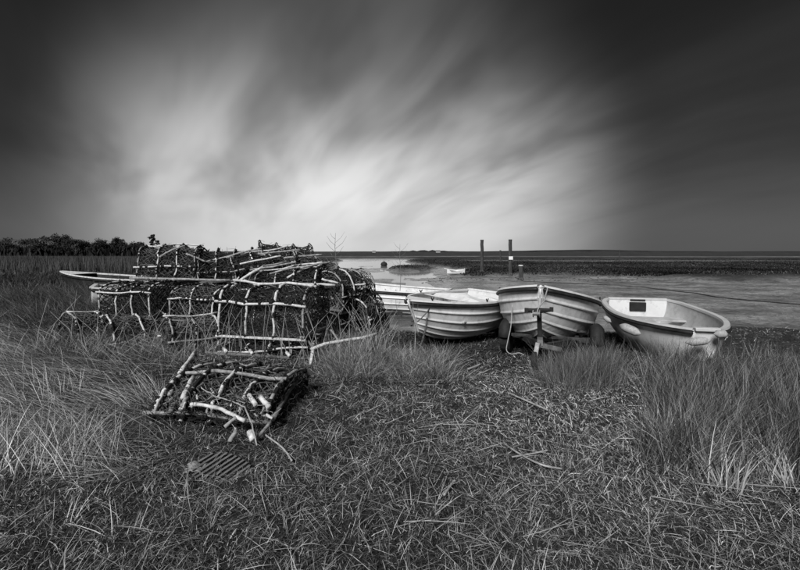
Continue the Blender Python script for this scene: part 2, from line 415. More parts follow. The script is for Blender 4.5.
# ------------------------------------------------------------------ blades of grass (numpy, one mesh per stand)
def blades(name, x, y, L, lean, az, bend, wd, tone, matn='grass_blade', label=None, cat='grass', dz=-0.01):
    n = len(x); z0 = terrain(x, y) + dz
    rt = np.stack([x, y, z0], 1)
    h = np.stack([np.cos(az), np.sin(az)], 1)
    wa = az + math.pi / 2 + RNG.normal(0, 0.9, n)
    wv = np.stack([np.cos(wa), np.sin(wa), RNG.normal(0, .3, n)], 1)
    V = np.zeros((n, 7, 3)); side = RNG.normal(0, 0.10, n) * L
    sv = np.stack([-h[:, 1], h[:, 0]], 1)
    for k, s in enumerate((0, 0.36, 0.70, 1.0)):
        hh = L * (np.sin(lean) * s + bend * s * s); zz = L * (np.cos(lean) * s - 0.55 * bend * s * s * (0.4 + np.cos(lean)))
        p = rt.copy(); p[:, :2] += h * hh[:, None] + sv * (side * s * s)[:, None]; p[:, 2] += zz
        if k > 0:
            p[:, 2] = np.maximum(p[:, 2], terrain(p[:, 0], p[:, 1]) + 0.004 + 0.012 * RNG.random(n))
        wk = (wd * (1.0, 0.9, 0.6, 0)[k])[:, None] * 0.5
        if k < 3: V[:, 2 * k] = p - wv * wk; V[:, 2 * k + 1] = p + wv * wk
        else: V[:, 6] = p
    base = (np.arange(n) * 7)[:, None]
    q = np.concatenate([base + np.array([[0, 1, 3, 2]]), base + np.array([[2, 3, 5, 4]])], 1).reshape(-1, 4)
    t = base + np.array([[4, 5, 6]])
    o = np_mesh(name, V.reshape(-1, 3), q, matn, None, tris=t, tone=np.repeat(tone, 7))
    tag(o, label, cat, kind='stuff'); return o
def off_pot(x, y):
    p_ = px_of(x, y); return ~((p_ > 165) & (p_ < 300) & (y > 2.95) & (y < 4.3))
def tone(n, lo=0.03, hi=0.42, pw=2.2): return lo + (hi - lo) * RNG.random(n) ** pw

def wedge(n, y0, y1, x0, x1, pw=1.0):
    """points with their density falling off with distance; x0,x1 as slopes x/y"""
    y = y0 + (y1 - y0) * RNG.random(n) ** pw
    return x0 * (y + 0.4) + (x1 - x0) * (y + 0.4) * RNG.random(n), y
def on_bank(x, y):
    be = 6.9 + 0.9 * fbm(x * 0.5, y * 0.1, 3, 3) * 2 + 1.6 * sstep(-2.5, -5.5, x)
    return y < be + 1.0
def px_of(x, y): return 400 + x / y * F

# matted thatch over the whole bank
n = 190000; x, y = wedge(n, 1.3, 9.0, -1.25, 1.25, 1.35)
pxx = px_of(x, y)
keep = on_bank(x, y)
keep &= ~((pxx > 398) & (y > 5.0) & (RNG.random(n) < 0.72))
x, y = x[keep], y[keep]; n = len(x); pt = vnoise(x * 1.3, y * 1.3, 55)
near = np.clip((y - .6) / 2.2, .45, 1)
trod_vignette = sstep(0.1, 0.8, x) * (1 - sstep(2.0, 2.8, x)) * sstep(2.3, 3.2, y)  # trodden strip; its paler tone also paints a vignette into the grass
L = RNG.uniform(0.025, 0.13, n) * (1 - .30 * trod_vignette) * near
flow = R(200) + (vnoise(x * .8, y * .8, 81) - .5) * 5
az = np.where(RNG.random(n) < 0.45, flow + RNG.normal(0, .6, n), RNG.random(n) * 6.283)
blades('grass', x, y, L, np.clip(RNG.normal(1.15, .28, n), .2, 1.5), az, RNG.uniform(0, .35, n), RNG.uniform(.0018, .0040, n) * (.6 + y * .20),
       tone(n, .02, .62, 2.5) * (0.18 + .55 * pt + .60 * trod_vignette + .55 * vnoise(x * .7 + 4, y * .9, 58)), label='short matted dry grass covering the bank in the foreground')
# tufts
def tufts(name, cx, cy, per, Lr, spread, leanr, wd, tn, label, bend=(0.1, .5), azc=None, azs=.7):
    k = len(cx); x = np.repeat(cx, per); y = np.repeat(cy, per); n = len(x)
    a = RNG.random(n) * 6.283; r = spread * np.sqrt(RNG.random(n)); x = x + np.cos(a) * r; y = y + np.sin(a) * r
    az = a + RNG.normal(0, .5, n)
    if azc is not None: az = np.repeat(azc, per) + RNG.normal(0, azs, n)
    s = np.repeat(RNG.uniform(.7, 1.15, k), per)
    return blades(name, x, y, RNG.uniform(*Lr, n) * s, RNG.uniform(*leanr, n), az, RNG.uniform(*bend, n), RNG.uniform(*wd, n) * (1 + y * .06), tone(n, *tn) * np.repeat(RNG.uniform(.75, 1.2, k), per), label=label)
k = 900; cx, cy = wedge(k, 1.4, 8.2, -1.25, 1.25, 1.3); pxx = px_of(cx, cy)
ok = on_bank(cx, cy) & ~((pxx > 400) & (cy > 4.9)) & ~((cx > 0.3) & (cx < 2.1) & (cy > 2.9) & (RNG.random(k) < .8)) & off_pot(cx, cy); cx, cy = cx[ok], cy[ok]
tufts('grass', cx, cy, 42, (.05, .19), .12, (.4, 1.4), (.0016, .0034), (.03, .62, 2.3), 'loose low tufts of dry grass dotted over the foreground bank')
# long grass combed over on the left
n = 20000; x, y = wedge(n, 2.3, 6.3, -0.98, -0.42, .9)
pt = vnoise(x * 2.2, y * 2.2, 91); kp = RNG.random(n) < pt * 1.3; kp &= off_pot(x, y); x, y, pt = x[kp], y[kp], pt[kp]; n = len(x)
blades('grass', x, y, RNG.uniform(.18, .52, n), RNG.uniform(.5, 1.25, n), R(222) + (vnoise(x * 1.6, y * 1.6, 92) - .5) * 4.5 + RNG.normal(0, .5, n), RNG.uniform(.1, .6, n),
       RNG.uniform(.0018, .004, n) * (1 + y * .05), tone(n, .03, .72, 2.0), label='long pale grass combed sideways to the left of the crushed pot')
# deeper grass at far left up to the boats
n = 42000; x, y = wedge(n, 4.5, 9.4, -1.25, -0.50, .8)
blades('grass', x, y, RNG.uniform(.12, .62, n) * (.38 + .5 * sstep(6.0, 7.8, y)), RNG.uniform(.2, 1.0, n), R(200) + RNG.normal(0, .9, n), RNG.uniform(.1, .5, n),
       RNG.uniform(.003, .006, n), tone(n, .02, .20, 2.2), label='rough grass on the rise in front of the dark boat')
# around and under the pots
n = 9000; x = RNG.uniform(-4.6, -0.2, n); y = RNG.uniform(4.7, 6.0, n)
kp = (px_of(x, y) < 385) & ~((px_of(x, y) > 212) & (px_of(x, y) < 312) & (y < 5.4)); x, y = x[kp], y[kp]; n = len(x)
blades('grass', x, y, RNG.uniform(.12, .42, n), RNG.uniform(.05, .9, n), RNG.random(n) * 6.28, RNG.uniform(.1, .6, n), RNG.uniform(.003, .0055, n), tone(n, .03, .42, 1.8), label='thin pale stalks growing up through the stacked pots')
# mound of soft grass right of the pots
k = 60; cx = RNG.uniform(-0.75, .55, k); cy = RNG.uniform(4.3, 5.2, k)
tufts('grass', cx, cy, 110, (.12, .34), .20, (.05, 1.0), (.002, .004), (.05, .48, 1.7), 'soft mound of grass between the pots and the second boat')
# tall stands on the right
k = 95; cy = RNG.uniform(2.5, 4.3, k); cx = RNG.uniform(.60, .98, k) * cy + .05
tufts('grass', cx, cy, 150, (.22, .50), .16, (.02, .5), (.0022, .0042), (.015, .34, 2.4), 'tall upright grass in front of the cream boat', (.02, .35), np.full(k, R(20)), 1.3)
k = 26; cy = RNG.uniform(2.3, 3.0, k); cx = RNG.uniform(.62, .95, k) * cy
tufts('grass', cx, cy, 60, (.22, .42), .08, (.25, .9), (.003, .0055), (.10, .55, 1.4), 'pale stiff blades at the foot of the tall grass', (.1, .5), RNG.uniform(R(20), R(130), k), .5)
k = 34; cy = RNG.uniform(3.9, 4.7, k); cx = RNG.uniform(.37, .50, k) * cy
tufts('grass', cx, cy, 110, (.10, .38), .24, (.0, .7), (.0018, .003), (.04, .26, 1.6), 'feathery grey tuft of grass before the trailer', (.02, .2))
# strewn straw by the path, pale dead stems
n = 550; x, y = wedge(n, 1.8, 4.6, -.2, .85, 1)
blades('straw', x, y, RNG.uniform(.10, .34, n), RNG.uniform(1.3, 1.52, n), R(-35) + RNG.normal(0, .8, n), RNG.uniform(0, .1, n), RNG.uniform(.003, .006, n), tone(n, .14, .5, 1.3), label='pale broken straw strewn across the trodden grass', cat='straw', dz=.015)
n = 80000; x, y = wedge(n, 1.3, 7.5, -1.25, 1.25, 1.3); kp = ~((px_of(x, y) > 400) & (y > 5.1)); x, y = x[kp], y[kp]; n = len(x)
blades('leaf_litter', x, y, RNG.uniform(.012, .055, n), RNG.uniform(.3, 1.5, n), RNG.random(n) * 6.28, RNG.uniform(0, .3, n), RNG.uniform(.0014, .0038, n) * (.6 + y * .2), tone(n, .015, .6, 2.3), label='fine litter of broken grass bits and small leaves in the turf', cat='litter', dz=.008)
# dark litter of seaweed and stems under the boats
n = 16000; x = RNG.uniform(0, 4.6, n); y = RNG.uniform(4.7, 8.2, n)
blades('weed_litter', x, y, RNG.uniform(.03, .12, n), RNG.uniform(.6, 1.5, n), RNG.random(n) * 6.28, RNG.uniform(0, .3, n), RNG.uniform(.006, .015, n), tone(n, .008, .12, 3), label='dark weed and litter on the mud under the boats', cat='litter')
n = 30000; y = RNG.uniform(9, 30, n); x = -(RNG.uniform(.26, 1.35, n)) * y; mk = marsh_mask(x, y) > .4; x, y = x[mk], y[mk]; n = len(x)
blades('sedge', x, y, RNG.uniform(.10, .35, n), RNG.uniform(0, .9, n), RNG.random(n) * 6.28, RNG.uniform(0, .4, n), RNG.uniform(.008, .025, n), tone(n, .02, .14, 1.6) * (.5 + vnoise(x * .3, y * .2, 46)), 'scrub', 'dark sedge on the flat between the dark boat and the reeds', 'sedge')
# far reeds on the left and scrub on the marsh
n = 52000; y = RNG.uniform(27, 60, n); x = -(RNG.uniform(.5, 1.3, n)) * y
blades('reed_bed', x, y, RNG.uniform(.35, 1.1, n) * (.7 + .5 * vnoise(x * .15, y * .3, 44)), RNG.uniform(0, .15, n), RNG.random(n) * 6.28, RNG.uniform(0, .1, n), RNG.uniform(.015, .035, n), tone(n, .06, .10, 1.0) * (.7 + .6 * vnoise(x * .08, y * .2, 45)), 'scrub', 'even grey reed bed in front of the dark tree line', 'reeds')
n = 120000; y = 26 + 55 * RNG.random(n) ** 1.6; x = RNG.uniform(-.6, 1.3, n) * y
mk = marsh_mask(x, y) > .45; x, y = x[mk], y[mk]; n = len(x); pt = fbm(x * .25, y * .12, 71, 4)
blades('marsh_scrub', x, y, RNG.uniform(.04, .17, n) * (1 + y * .004), RNG.uniform(.2, 1.3, n), RNG.random(n) * 6.28, RNG.uniform(0, .3, n), RNG.uniform(.02, .07, n),
       np.clip(tone(n, .006, .07, 1.8) * (1 + pt * 4), .008, .3), 'scrub', 'low dark scrub covering the salt marsh beyond the mud', 'scrub')

# rubble and clods on the mud
def clods(name, xs, ys, rs, m, label, cat):
    V = []; Fc = []
    ico = bmesh.new(); bmesh.ops.create_icosphere(ico, subdivisions=1, radius=1); iv = np.array([v.co for v in ico.verts]); fi = np.array([[v.index for v in f.verts] for f in ico.faces]); ico.free()
    zs = terrain(xs, ys); n = len(xs)
    j = 1 + RNG.normal(0, .22, (n, len(iv), 1)); sc = np.stack([rs, rs * RNG.uniform(.6, 1.2, n), rs * RNG.uniform(.3, .6, n)], 1)[:, None, :]
    V = iv[None] * j * sc + np.stack([xs, ys, zs], 1)[:, None, :]
    T = (fi[None] + (np.arange(n) * len(iv))[:, None, None]).reshape(-1, 3)
    o = np_mesh(name, V.reshape(-1, 3), np.zeros((0, 4), np.int32), m, None, tris=T); tag(o, label, cat, kind='stuff')
n = 600; y = RNG.uniform(23, 28, n); x = RNG.uniform(.05, 1.2, n) * y
clods('mud_clods', x, y, RNG.uniform(.02, .08, n), 'antifoul', 'dark clods and stones along the foot of the marsh edge', 'clods')
n = 1400; y = RNG.uniform(6, 20, n); x = RNG.uniform(-.1, 1.1, n) * y
clods('pebbles', x, y, RNG.uniform(.006, .025, n) * (1 + y * .02), 'pot_timber', 'small stones and shells scattered over the mud flat', 'stones')

# ------------------------------------------------------------------ trees of the far tree line
def tree(px, ytop, wpx, kind, Y, label):
    base = P(px, 254, Y); base.z = -0.1; h = CAM_H - (ytop - HOR) / F * Y + 0.1; hw = wpx / F * Y / 2
    rt = empty('pine_tree' if kind == 'pine' else 'tree', base); tag(rt, label, 'tree', 'trees along the far edge of the marsh on the left')
    tk = MB(); top = h * .8
    tk.tube([(0, 0, -.3), (0.1, 0, h * .3), (-.1, 0, h * .6), (0.05, 0, top)], [h * .035, h * .028, h * .018, h * .006], 6)
    n = 420; c = []
    if kind == 'pine':
        lobes = [(random.uniform(-.5, .5) * hw, random.uniform(-.5, .5) * hw, h * zf, hw * random.uniform(.22, .42) * (1.5 - zf), h * .035) for zf in [.35, .42, .48, .55, .6, .66, .7, .76, .8, .86, .9, .95, .98]]
    else:
        lobes = [(random.uniform(-.65, .65) * hw, random.uniform(-.6, .6) * hw, h * random.uniform(.25, .86), hw * random.uniform(.35, .55), h * random.uniform(.12, .2)) for _ in range(13)]
    for (lx, ly, lz, lr, lh) in lobes[:6]:
        tk.tube([(0, 0, lz * .45), (lx * .5, ly * .5, lz * .7), (lx, ly, lz)], [h * .012, h * .008, h * .003], 4)
    tk.build('trunk', 'bark_far', rt)
    V = []; T = []
    for (lx, ly, lz, lr, lh) in lobes:
        m_ = 190; d = RNG.normal(0, 1, (m_, 3)); d /= np.linalg.norm(d, axis=1, keepdims=True); rr = RNG.random((m_, 1)) ** .4 * RNG.uniform(.7, 1.3, (m_, 1))
        cc = d * rr * np.array([lr, lr, lh]) + np.array([lx, ly, lz])
        for v in range(3): V.append(cc + RNG.normal(0, .016 * h + .07, (m_, 3)))
        pass
    V = np.array(V).reshape(len(lobes), 3, -1, 3).transpose(0, 2, 1, 3).reshape(-1, 3)
    np_mesh('crown', V, np.zeros((0, 4), np.int32), 'leaf_far', rt, tris=np.arange(len(V)).reshape(-1, 3))
TR = [(8, 236, 26, 'b', 150, 'broad tree at the outer left end of the tree line'), (27, 239, 22, 'b', 152, 'lower round tree second from the left end of the line'),
      (44, 235, 22, 'b', 148, 'third tree of the line, bushy and merging with the next'), (59, 233, 20, 'b', 150, 'tall dark tree standing proud at the left end of the photo'),
      (73, 238, 20, 'b', 146, 'low wide tree right of the tall dark one'), (87, 238.5, 18, 'b', 150, 'flat topped tree in the middle of the dense wood'),
      (98, 239, 18, 'b', 147, 'rounded tree just left of the dip in the wood'), (108, 240, 14, 'b', 150, 'small tree filling the dip in the wood'),
      (118, 236.5, 13, 'b', 149, 'upright tree with a narrow crown right of the dip'), (127, 242, 12, 'b', 150, 'low bush beside the upright narrow tree'),
      (136, 240.5, 15, 'b', 148, 'round crowned tree left of the spindly pine'), (153.5, 235, 12, 'pine', 150, 'spindly lone pine with an open top above the pots'),
      (147, 245, 12, 'b', 147, 'low scrubby tree at the foot of the lone pine'), (166, 243, 18, 'b', 150, 'low spreading tree right of the lone pine, over the pots'),
      (184, 246, 16, 'b', 150, 'last low tree of the line, half behind the pots')]
for a in TR: tree(*a)
n = 9000; x = RNG.uniform(-205, -76, n); y = RNG.uniform(138, 165, n)
blades('undergrowth', x, y, RNG.uniform(1.0, 3.6, n), RNG.uniform(0, .5, n), RNG.random(n) * 6.28, RNG.uniform(0, .3, n), RNG.uniform(.4, .9, n), tone(n, .012, .04, 1.5), 'scrub', 'dark undergrowth joining the trees of the far line', 'undergrowth')

# ------------------------------------------------------------------ posts
def post(px, ytop, ybot, Y, r, label, band=None, pale_top=False, group='mooring posts in the mud'):
    a = P(px, ybot, Y); g = tz(a.x, a.y); h = CAM_H - (ytop - HOR) / F * Y - g
    rt = empty('mooring_post', (a.x, a.y, g)); tag(rt, label, 'post', group)
    b = MB(); m_ = 9
    b.tube([(random.uniform(-.012, .012), 0, -.5 + (h + .5) * i / m_) for i in range(m_ + 1)], [r * (1.05 - .1 * i / m_) for i in range(m_ + 1)], 10, jit=.05)
    b.build('pole', 'post_wood', rt)
    c = MB(); c.lathe([(r * 1.05, 0), (r * 1.08, .05), (r * .9, .07)], 10, c=(0, 0, h - .03)); c.build('cap', 'stick_pale' if pale_top else 'post_wood', rt)
    if band:
        z = CAM_H - (band - HOR) / F * Y - g; c = MB(); c.box((0, -r * 1.15, z), (r * 2.3, .03, .22)); c.build('notice_plate', 'sign_white', rt, bevel=.004)
    f = MB(); f.lathe([(r * 1.6, -.02), (r * 1.35, .06), (r * 1.05, .13)], 10); f.build('weed_collar', 'antifoul', rt)
    return rt
post(482, 240.3, 274.5, 29, .115, 'tall bare mooring post, the left of the tall pair')
post(510.3, 240.0, 275.5, 28, .118, 'tall mooring post with a small white plate halfway up', band=258)
post(520.8, 265.5, 281, 24.5, .13, 'short thick stump post with a pale top', pale_top=True)
post(500.4, 250.5, 261.5, 62, .13, 'thin far marker post between the tall pair', group='far marker posts on the marsh')
post(619.5, 250, 262, 60, .06, 'thin far withy rising above the right-hand marsh', group='far marker posts on the marsh')
# white plank debris on the mud and a mooring buoy
p = G(456, 274.5); rt = empty('wrecked_skiff', p, (0, 0, R(-8))); tag(rt, 'small broken white skiff stranded on the mud left of the posts', 'boat')
b = MB(); rows = []
for i in range(9):
    t = i / 8; hw = .24 * math.sin(math.pi * min(t * .9 + .12, 1)); xx = -.6 + 1.2 * t
    rows.append([(xx, -hw, .22 + .30 * abs(t - .4) + random.uniform(-.07, .05)), (xx, -hw * .8, .08), (xx, 0, -.04), (xx, hw * .8, .08), (xx, hw, .30 + .18 * abs(t - .5))])
b.grid(rows); b.build('hull', 'boat_white', rt, solid=.03)
b = MB(); b.beam((-.8, -.1, .42), (.2, .2, .2), .12, .05); b.build('plank', 'boat_white', rt)
b = MB(); b.beam((.3, .0, .2), (1.0, .1, .16), .12, .14); b.build('keel', 'antifoul', rt)
b = MB(); b.tube([(.9, -.1, 0), (.95, -.12, .5)], .04, 6); b.build('rib', 'steel_dark', rt)
p = G(384, 266.5); rt = empty('mooring_buoy', p); tag(rt, 'small dark round mooring buoy on the pale creek', 'buoy')
b = MB(); b.lathe([(.03, -.1), (.3, .02), (.42, .22), (.34, .46), (.12, .58), (.05, .62)], 14); b.build('float', 'rubber', rt, smooth=True)
b = MB(); b.tube([(0, 0, .6), (.08, 0, .7), (0, 0, .78), (-.08, 0, .7), (0, 0, .6)], .02, 6); b.build('ring', 'galv', rt)
# mooring line over the mud
pts = [G(px, py, .0) for px, py in ((515, 277.5), (524, 281.5), (545, 282.5), (575, 284), (600, 284.8), (640, 287), (665, 290.5), (695, 293.5), (720, 298), (752, 301), (800, 305))]
b = MB(); b.tube([(q.x, q.y, tz(q.x, q.y) + .012) for q in pts], .024, 5); tag(b.build('mooring_chain', 'steel_dark'), 'long dark mooring chain lying across the mud flat', 'chain')
# far cottages on the horizon
for px, wv, hv, lab in ((438, 9, 5.0, 'tiny far house on the horizon left of the tall posts'), (374, 7, 4, 'tiny far barn on the horizon over the creek')):
    q = P(px, 252, 900); rt = empty('house', (q.x, 900, -.1)); tag(rt, lab, 'house')
    b = MB(); b.box((0, 0, hv * .35), (wv, 6, hv * .7)); b.build('wall', 'drift', rt)
    b = MB(); b.add([(-wv / 2, -3.3, hv * .7), (wv / 2, -3.3, hv * .7), (wv / 2, 3.3, hv * .7), (-wv / 2, 3.3, hv * .7), (-wv / 2, 0, hv), (wv / 2, 0, hv)], [(0, 1, 5, 4), (2, 3, 4, 5), (0, 4, 3), (1, 2, 5), (0, 3, 2, 1)]); b.build('roof', 'steel_dark', rt)

# ------------------------------------------------------------------ boats
def boat(name, label, cat, bow, stern, L=None, beam=1.3, depth=.5, clinker=6, mats=('boat_white', 'boat_inner', 'boat_dark'), sheer_bow=.16, sheer_stern=.04, tb=.78, bowb=.03,
         full=.42, thwarts=(.22, .50), rake=.22, gun='boat_white', roll=0.0, zoff=0.0, keelrise=.18, group=None, fore=True, rub=.022, bow_h=None, rc=0.0, gw=.022, bowfull=2.4):
    """bow, stern: world points at the gunwale; x local runs from transom to stem, z=0 is the gunwale height amidships"""
    bow = Vector(bow); stern = Vector(stern); d = bow - stern; LL = d.length
    yaw = math.atan2(d.y, d.x)
    rise = math.atan2(d.z - (sheer_bow - sheer_stern), math.hypot(d.x, d.y))
    LL = math.hypot(math.hypot(d.x, d.y), d.z - (sheer_bow - sheer_stern))
    rt = empty(name, (0, 0, 0)); tag(rt, label, cat, group)
    Mw = Matrix.Rotation(yaw, 4, 'Z') @ Matrix.Rotation(-rise, 4, 'Y') @ Matrix.Rotation(roll, 4, 'X')
    off = Vector((stern.x, stern.y, stern.z - sheer_stern))
    rt.matrix_world = Matrix.Translation(off) @ Mw; rt.rotation_mode = 'XYZ'
    hb = beam / 2
    def B(t):
        if rc and t < .12: return B0(t) * (1 - rc + rc * math.sin(t / .12 * math.pi / 2))
        if rc and t > .9: return B0(t) * (1 - rc + rc * math.cos((t - .9) / .1 * math.pi / 2))
        return B0(t)
    def B0(t):
        if t < full: return hb * (tb + (1 - tb) * math.sin(t / full * math.pi / 2))
        s = (t - full) / (1 - full); return hb * (bowb + (1 - bowb) * (1 - s ** bowfull))
    def S(t): return sheer_stern * (1 - t) ** 2 + sheer_bow * t ** 2.2
    def K(t): return -depth + .05 * (1 - t) ** 2 * 1.2 + keelrise * max(0, (t - .55) / .45) ** 2.4
    def pt(t, u, s, o=0.0):
        a = min(u, 1) * math.pi / 2; k = max(0, (t - .5) / .5) ** 1.5
        e1 = .52 + .80 * k; e2 = 1.04
        y = B(t) * math.cos(a) ** e1; z = S(t) - (S(t) - K(t)) * math.sin(a) ** e2
        x = LL * t - rake * (1 - (z - K(t)) / max(S(t) - K(t), 1e-3)) * max(0, (t - .4) / .6) ** 1.6
        ny = math.cos(a) * 1.0; nz = -math.sin(a) * .8
        return Vector((x, s * (y + o * ny), z + o * nz))
    NT = 26; ts = [i / NT for i in range(NT + 1)]
    if clinker:
        for s in (-1, 1):
            for i in range(clinker):
                u0 = i / clinker; u1 = min((i + 1.10) / clinker, 1.0)
                b = MB(); rows = []
                for t in ts:
                    rows.append([pt(t, u0, s, .002), pt(t, u0 + (u1 - u0) * .78, s, .005), pt(t, u0 + (u1 - u0) * .93, s, .019), pt(t, u1, s, .017), pt(t, u1, s, .004), pt(t, (u0 + u1) / 2, s, -.004), pt(t, u0, s, -.009), pt(t, u0, s, .002)])
                if s < 0: rows = [r_[::-1] for r_ in rows]
                b.grid(rows); b.build('plank', mats[0] if i < clinker - 2 else (mats[3] if len(mats) > 3 and i == clinker - 1 else 'boat_stained'), rt)
    else:
        b = MB(); us = [j / 12 for j in range(13)]
        rows = [[pt(t, u, -1) for u in us] + [pt(t, u, 1) for u in us[::-1][1:]] for t in ts]
        b.grid(rows); b.build('hull', mats[0], rt, smooth=True, solid=.016)
        b = MB(); rows = [[pt(t, u, -1, -.02) for u in us] + [pt(t, u, 1, -.02) for u in us[::-1][1:]] for t in ts]
        b.grid(rows); b.build('inner_lining', mats[1], rt, smooth=True)
    # transom(s)
    def tr(t, nm, th):
        out_ = [pt(t, j / 10, -1) for j in range(11)] + [pt(t, j / 10, 1) for j in range(9, -1, -1)]
        b = MB(); n_ = len(out_); b.add(out_ + [q + Vector((th, 0, 0)) for q in out_], [tuple(range(n_))[::-1], tuple(range(n_, 2 * n_))] + [(i, (i + 1) % n_, n_ + (i + 1) % n_, n_ + i) for i in range(n_)])
        b.build(nm, mats[0], rt)
    tr(0.0, 'transom', .03)
    if bowb > .15:
        tr(1.0, 'bow_transom', -.03)
        b = MB(); b.beam(pt(1, 0, -1) + Vector((.0, -.02, .014)), pt(1, 0, 1) + Vector((.0, .02, .014)), .07, .04); b.build('bow_cap', gun, rt, bevel=.008)
    # gunwale cap and rubbing strake, each side
    for s in (-1, 1):
        b = MB(); rows = []
        for t in ts:
            q = pt(t, 0, s); w0, w1, hh = gw, .030, .020
            rows.append([q + Vector((0, s * w0, -hh * .2)), q + Vector((0, s * w0 * .8, hh)), q + Vector((0, -s * w1, hh)), q + Vector((0, -s * w1, -hh * .6)), q + Vector((0, s * w0, -hh * .2))])
        if s > 0: rows = [r_[::-1] for r_ in rows]
        b.grid(rows); b.build('gunwale', gun, rt)
        b = MB(); b.tube([pt(t, .0, s) + Vector((0, s * (gw - .004), -.035)) for t in ts], rub, 6); b.build('rubbing_strake', mats[2], rt, smooth=True)
    b = MB(); b.beam(pt(0, 0, -1) + Vector((.0, 0, .012)), pt(0, 0, 1) + Vector((.0, 0, .012)), .07, .035); b.build('transom_cap', gun, rt, bevel=.006)
    # stem and keel
    b = MB(); zs = []
    kp = [pt(t, 1, 1) + Vector((0, 0, -.012)) for t in ts if t < .97]; b.tube(kp, .020, 5)
    b.build('keel', mats[3] if len(mats) > 3 else mats[2], rt)
    if bowb < .15:
        b = MB(); b.tube([pt(1, u, 1) * 1.0 + Vector((.012, -pt(1, u, 1).y, 0)) for u in [j / 8 for j in range(9)]], .015, 6); b.build('stem', mats[0], rt, smooth=True)
    # inside: thwarts, floorboards, breasthook
    for t in thwarts:
        q = pt(t, .32, 1); b = MB(); b.box((q.x, 0, q.z), (.24, 2 * q.y - .02, .03)); b.build('thwart', mats[1], rt, bevel=.006)
        b = MB(); b.beam((q.x, -q.y * .02, q.z - .02), (q.x, -q.y * .02, K(t) + .05), .04, .16); b.build('thwart_knee', mats[1], rt)
    for j, yy in enumerate((-.24, -.12, 0, .12, .24)):
        b = MB(); b.beam((LL * .06, yy, K(.1) + .09), (LL * (.74 - abs(yy) * .5), yy, K(.5) + .10), .10, .015); b.build('floor_board', mats[1], rt)
    if fore:
        b = MB(); ft = [.80 + .2 * i / 6 for i in range(7)]
        b.grid([[pt(t, 0, -1) + Vector((0, .02, .010)), pt(t, 0, 1) + Vector((0, -.02, .010))] for t in ft]); b.build('fore_deck', gun, rt, solid=.015)
    if clinker:
        for t in [i / 14 for i in range(1, 13)]:
            b = MB(); b.tube([pt(t, u, -1, -.016) for u in [j / 8 for j in range(1, 9)]] + [pt(t, u, 1, -.016) for u in [j / 8 for j in range(7, 0, -1)]], .010, 4); b.build('rib', mats[1], rt)
    rt['_L'] = LL
    return rt, pt, S, K, B

def world(rt, v): return rt.matrix_world @ Vector(v)
def rope(name, pts, r, label, m='rope_pale', parent=None, cat='rope'):
    # smooth path (Catmull-Rom)
    q = [Vector(p) for p in pts]; o = []
    for i in range(len(q) - 1):
        p0, p1, p2, p3 = q[max(i - 1, 0)], q[i], q[i + 1], q[min(i + 2, len(q) - 1)]
        for j in range(6):
            t = j / 6; o.append(.5 * ((2 * p1) + (p2 - p0) * t + (2 * p0 - 5 * p1 + 4 * p2 - p3) * t * t + (3 * p1 - p0 - 3 * p2 + p3) * t ** 3))
    o.append(q[-1]); b = MB(); b.tube(o, r, 6); ob = b.build(name, m, parent, smooth=True)
    if parent is None: tag(ob, label, cat)
    return ob

GRP = None
# far white clinker boat behind the pots
b1, pt1, *_ = boat('rowing_boat', 'long low white clinker boat behind, its forward end hidden by the pots', 'boat', P(292, 275, 10.2), P(446, 291.5, 9.0), beam=1.35, depth=.52, clinker=6,
     mats=('boat_white', 'boat_inner', 'boat_dark', 'antifoul'), thwarts=(.2, .5, .72), sheer_bow=.2)
# second boat, bow towards us at the left
b2, pt2, *_ = boat('rowing_boat', 'white clinker dinghy between the far boat and the trailered one', 'boat', P(408, 300.5, 5.9), P(492, 292.5, 7.9), beam=1.30, depth=.58, clinker=6,
     mats=('boat_white', 'boat_inner', 'boat_dark'), thwarts=(.16, .45, .68), rake=.30, sheer_bow=.08, roll=R(-3), bowfull=2.2)
b3, pt3, *_ = boat('rowing_boat', 'white clinker dinghy facing us bow first on a trailer', 'boat', P(539.5, 286.5, 5.0), P(553, 297, 7.7), roll=R(-3.5), beam=1.42, depth=.56, clinker=6,
     mats=('boat_white', 'boat_inner', 'boat_dark'), thwarts=(.2, .5), rake=.26, sheer_bow=.20, bowfull=2.9)
b4, pt4, *_ = boat('pram_dinghy', 'smooth cream open dinghy with fenders, rightmost of the boats', 'boat', P(707, 330.5, 4.85), P(637, 299.5, 7.3), beam=1.30, depth=.52, clinker=0,
     mats=('boat_white', 'boat_inner', 'rubber'), rc=.16, thwarts=(.17, .52), rake=.12, sheer_bow=.10, bowb=.20, gun='boat_cream', fore=False, keelrise=.06, tb=.84, gw=.045, rub=.020, bowfull=2.0)
b0, pt0, *_ = boat('fishing_boat', 'dark hulled boat with a pale gunwale at the far left', 'boat', P(61, 271.5, 10.0), P(190, 280.0, 9.0), beam=1.0, depth=.5, clinker=0,
     mats=('boat_dark', 'boat_dark', 'boat_dark'), thwarts=(.3, .6), rake=.3, sheer_bow=.12, gun='stick_pale', fore=True, rub=.02)
b5, pt5, *_ = boat('pram_dinghy', 'small white dinghy poking out behind the left-hand pots', 'boat', P(165, 286, 8.4), P(94, 286.5, 7.8), beam=1.0, depth=.36, clinker=0,
     mats=('boat_cream', 'boat_cream', 'boat_dark'), thwarts=(.3, .6), rake=.15, sheer_bow=.05, fore=False, gun='boat_cream', tb=.85)

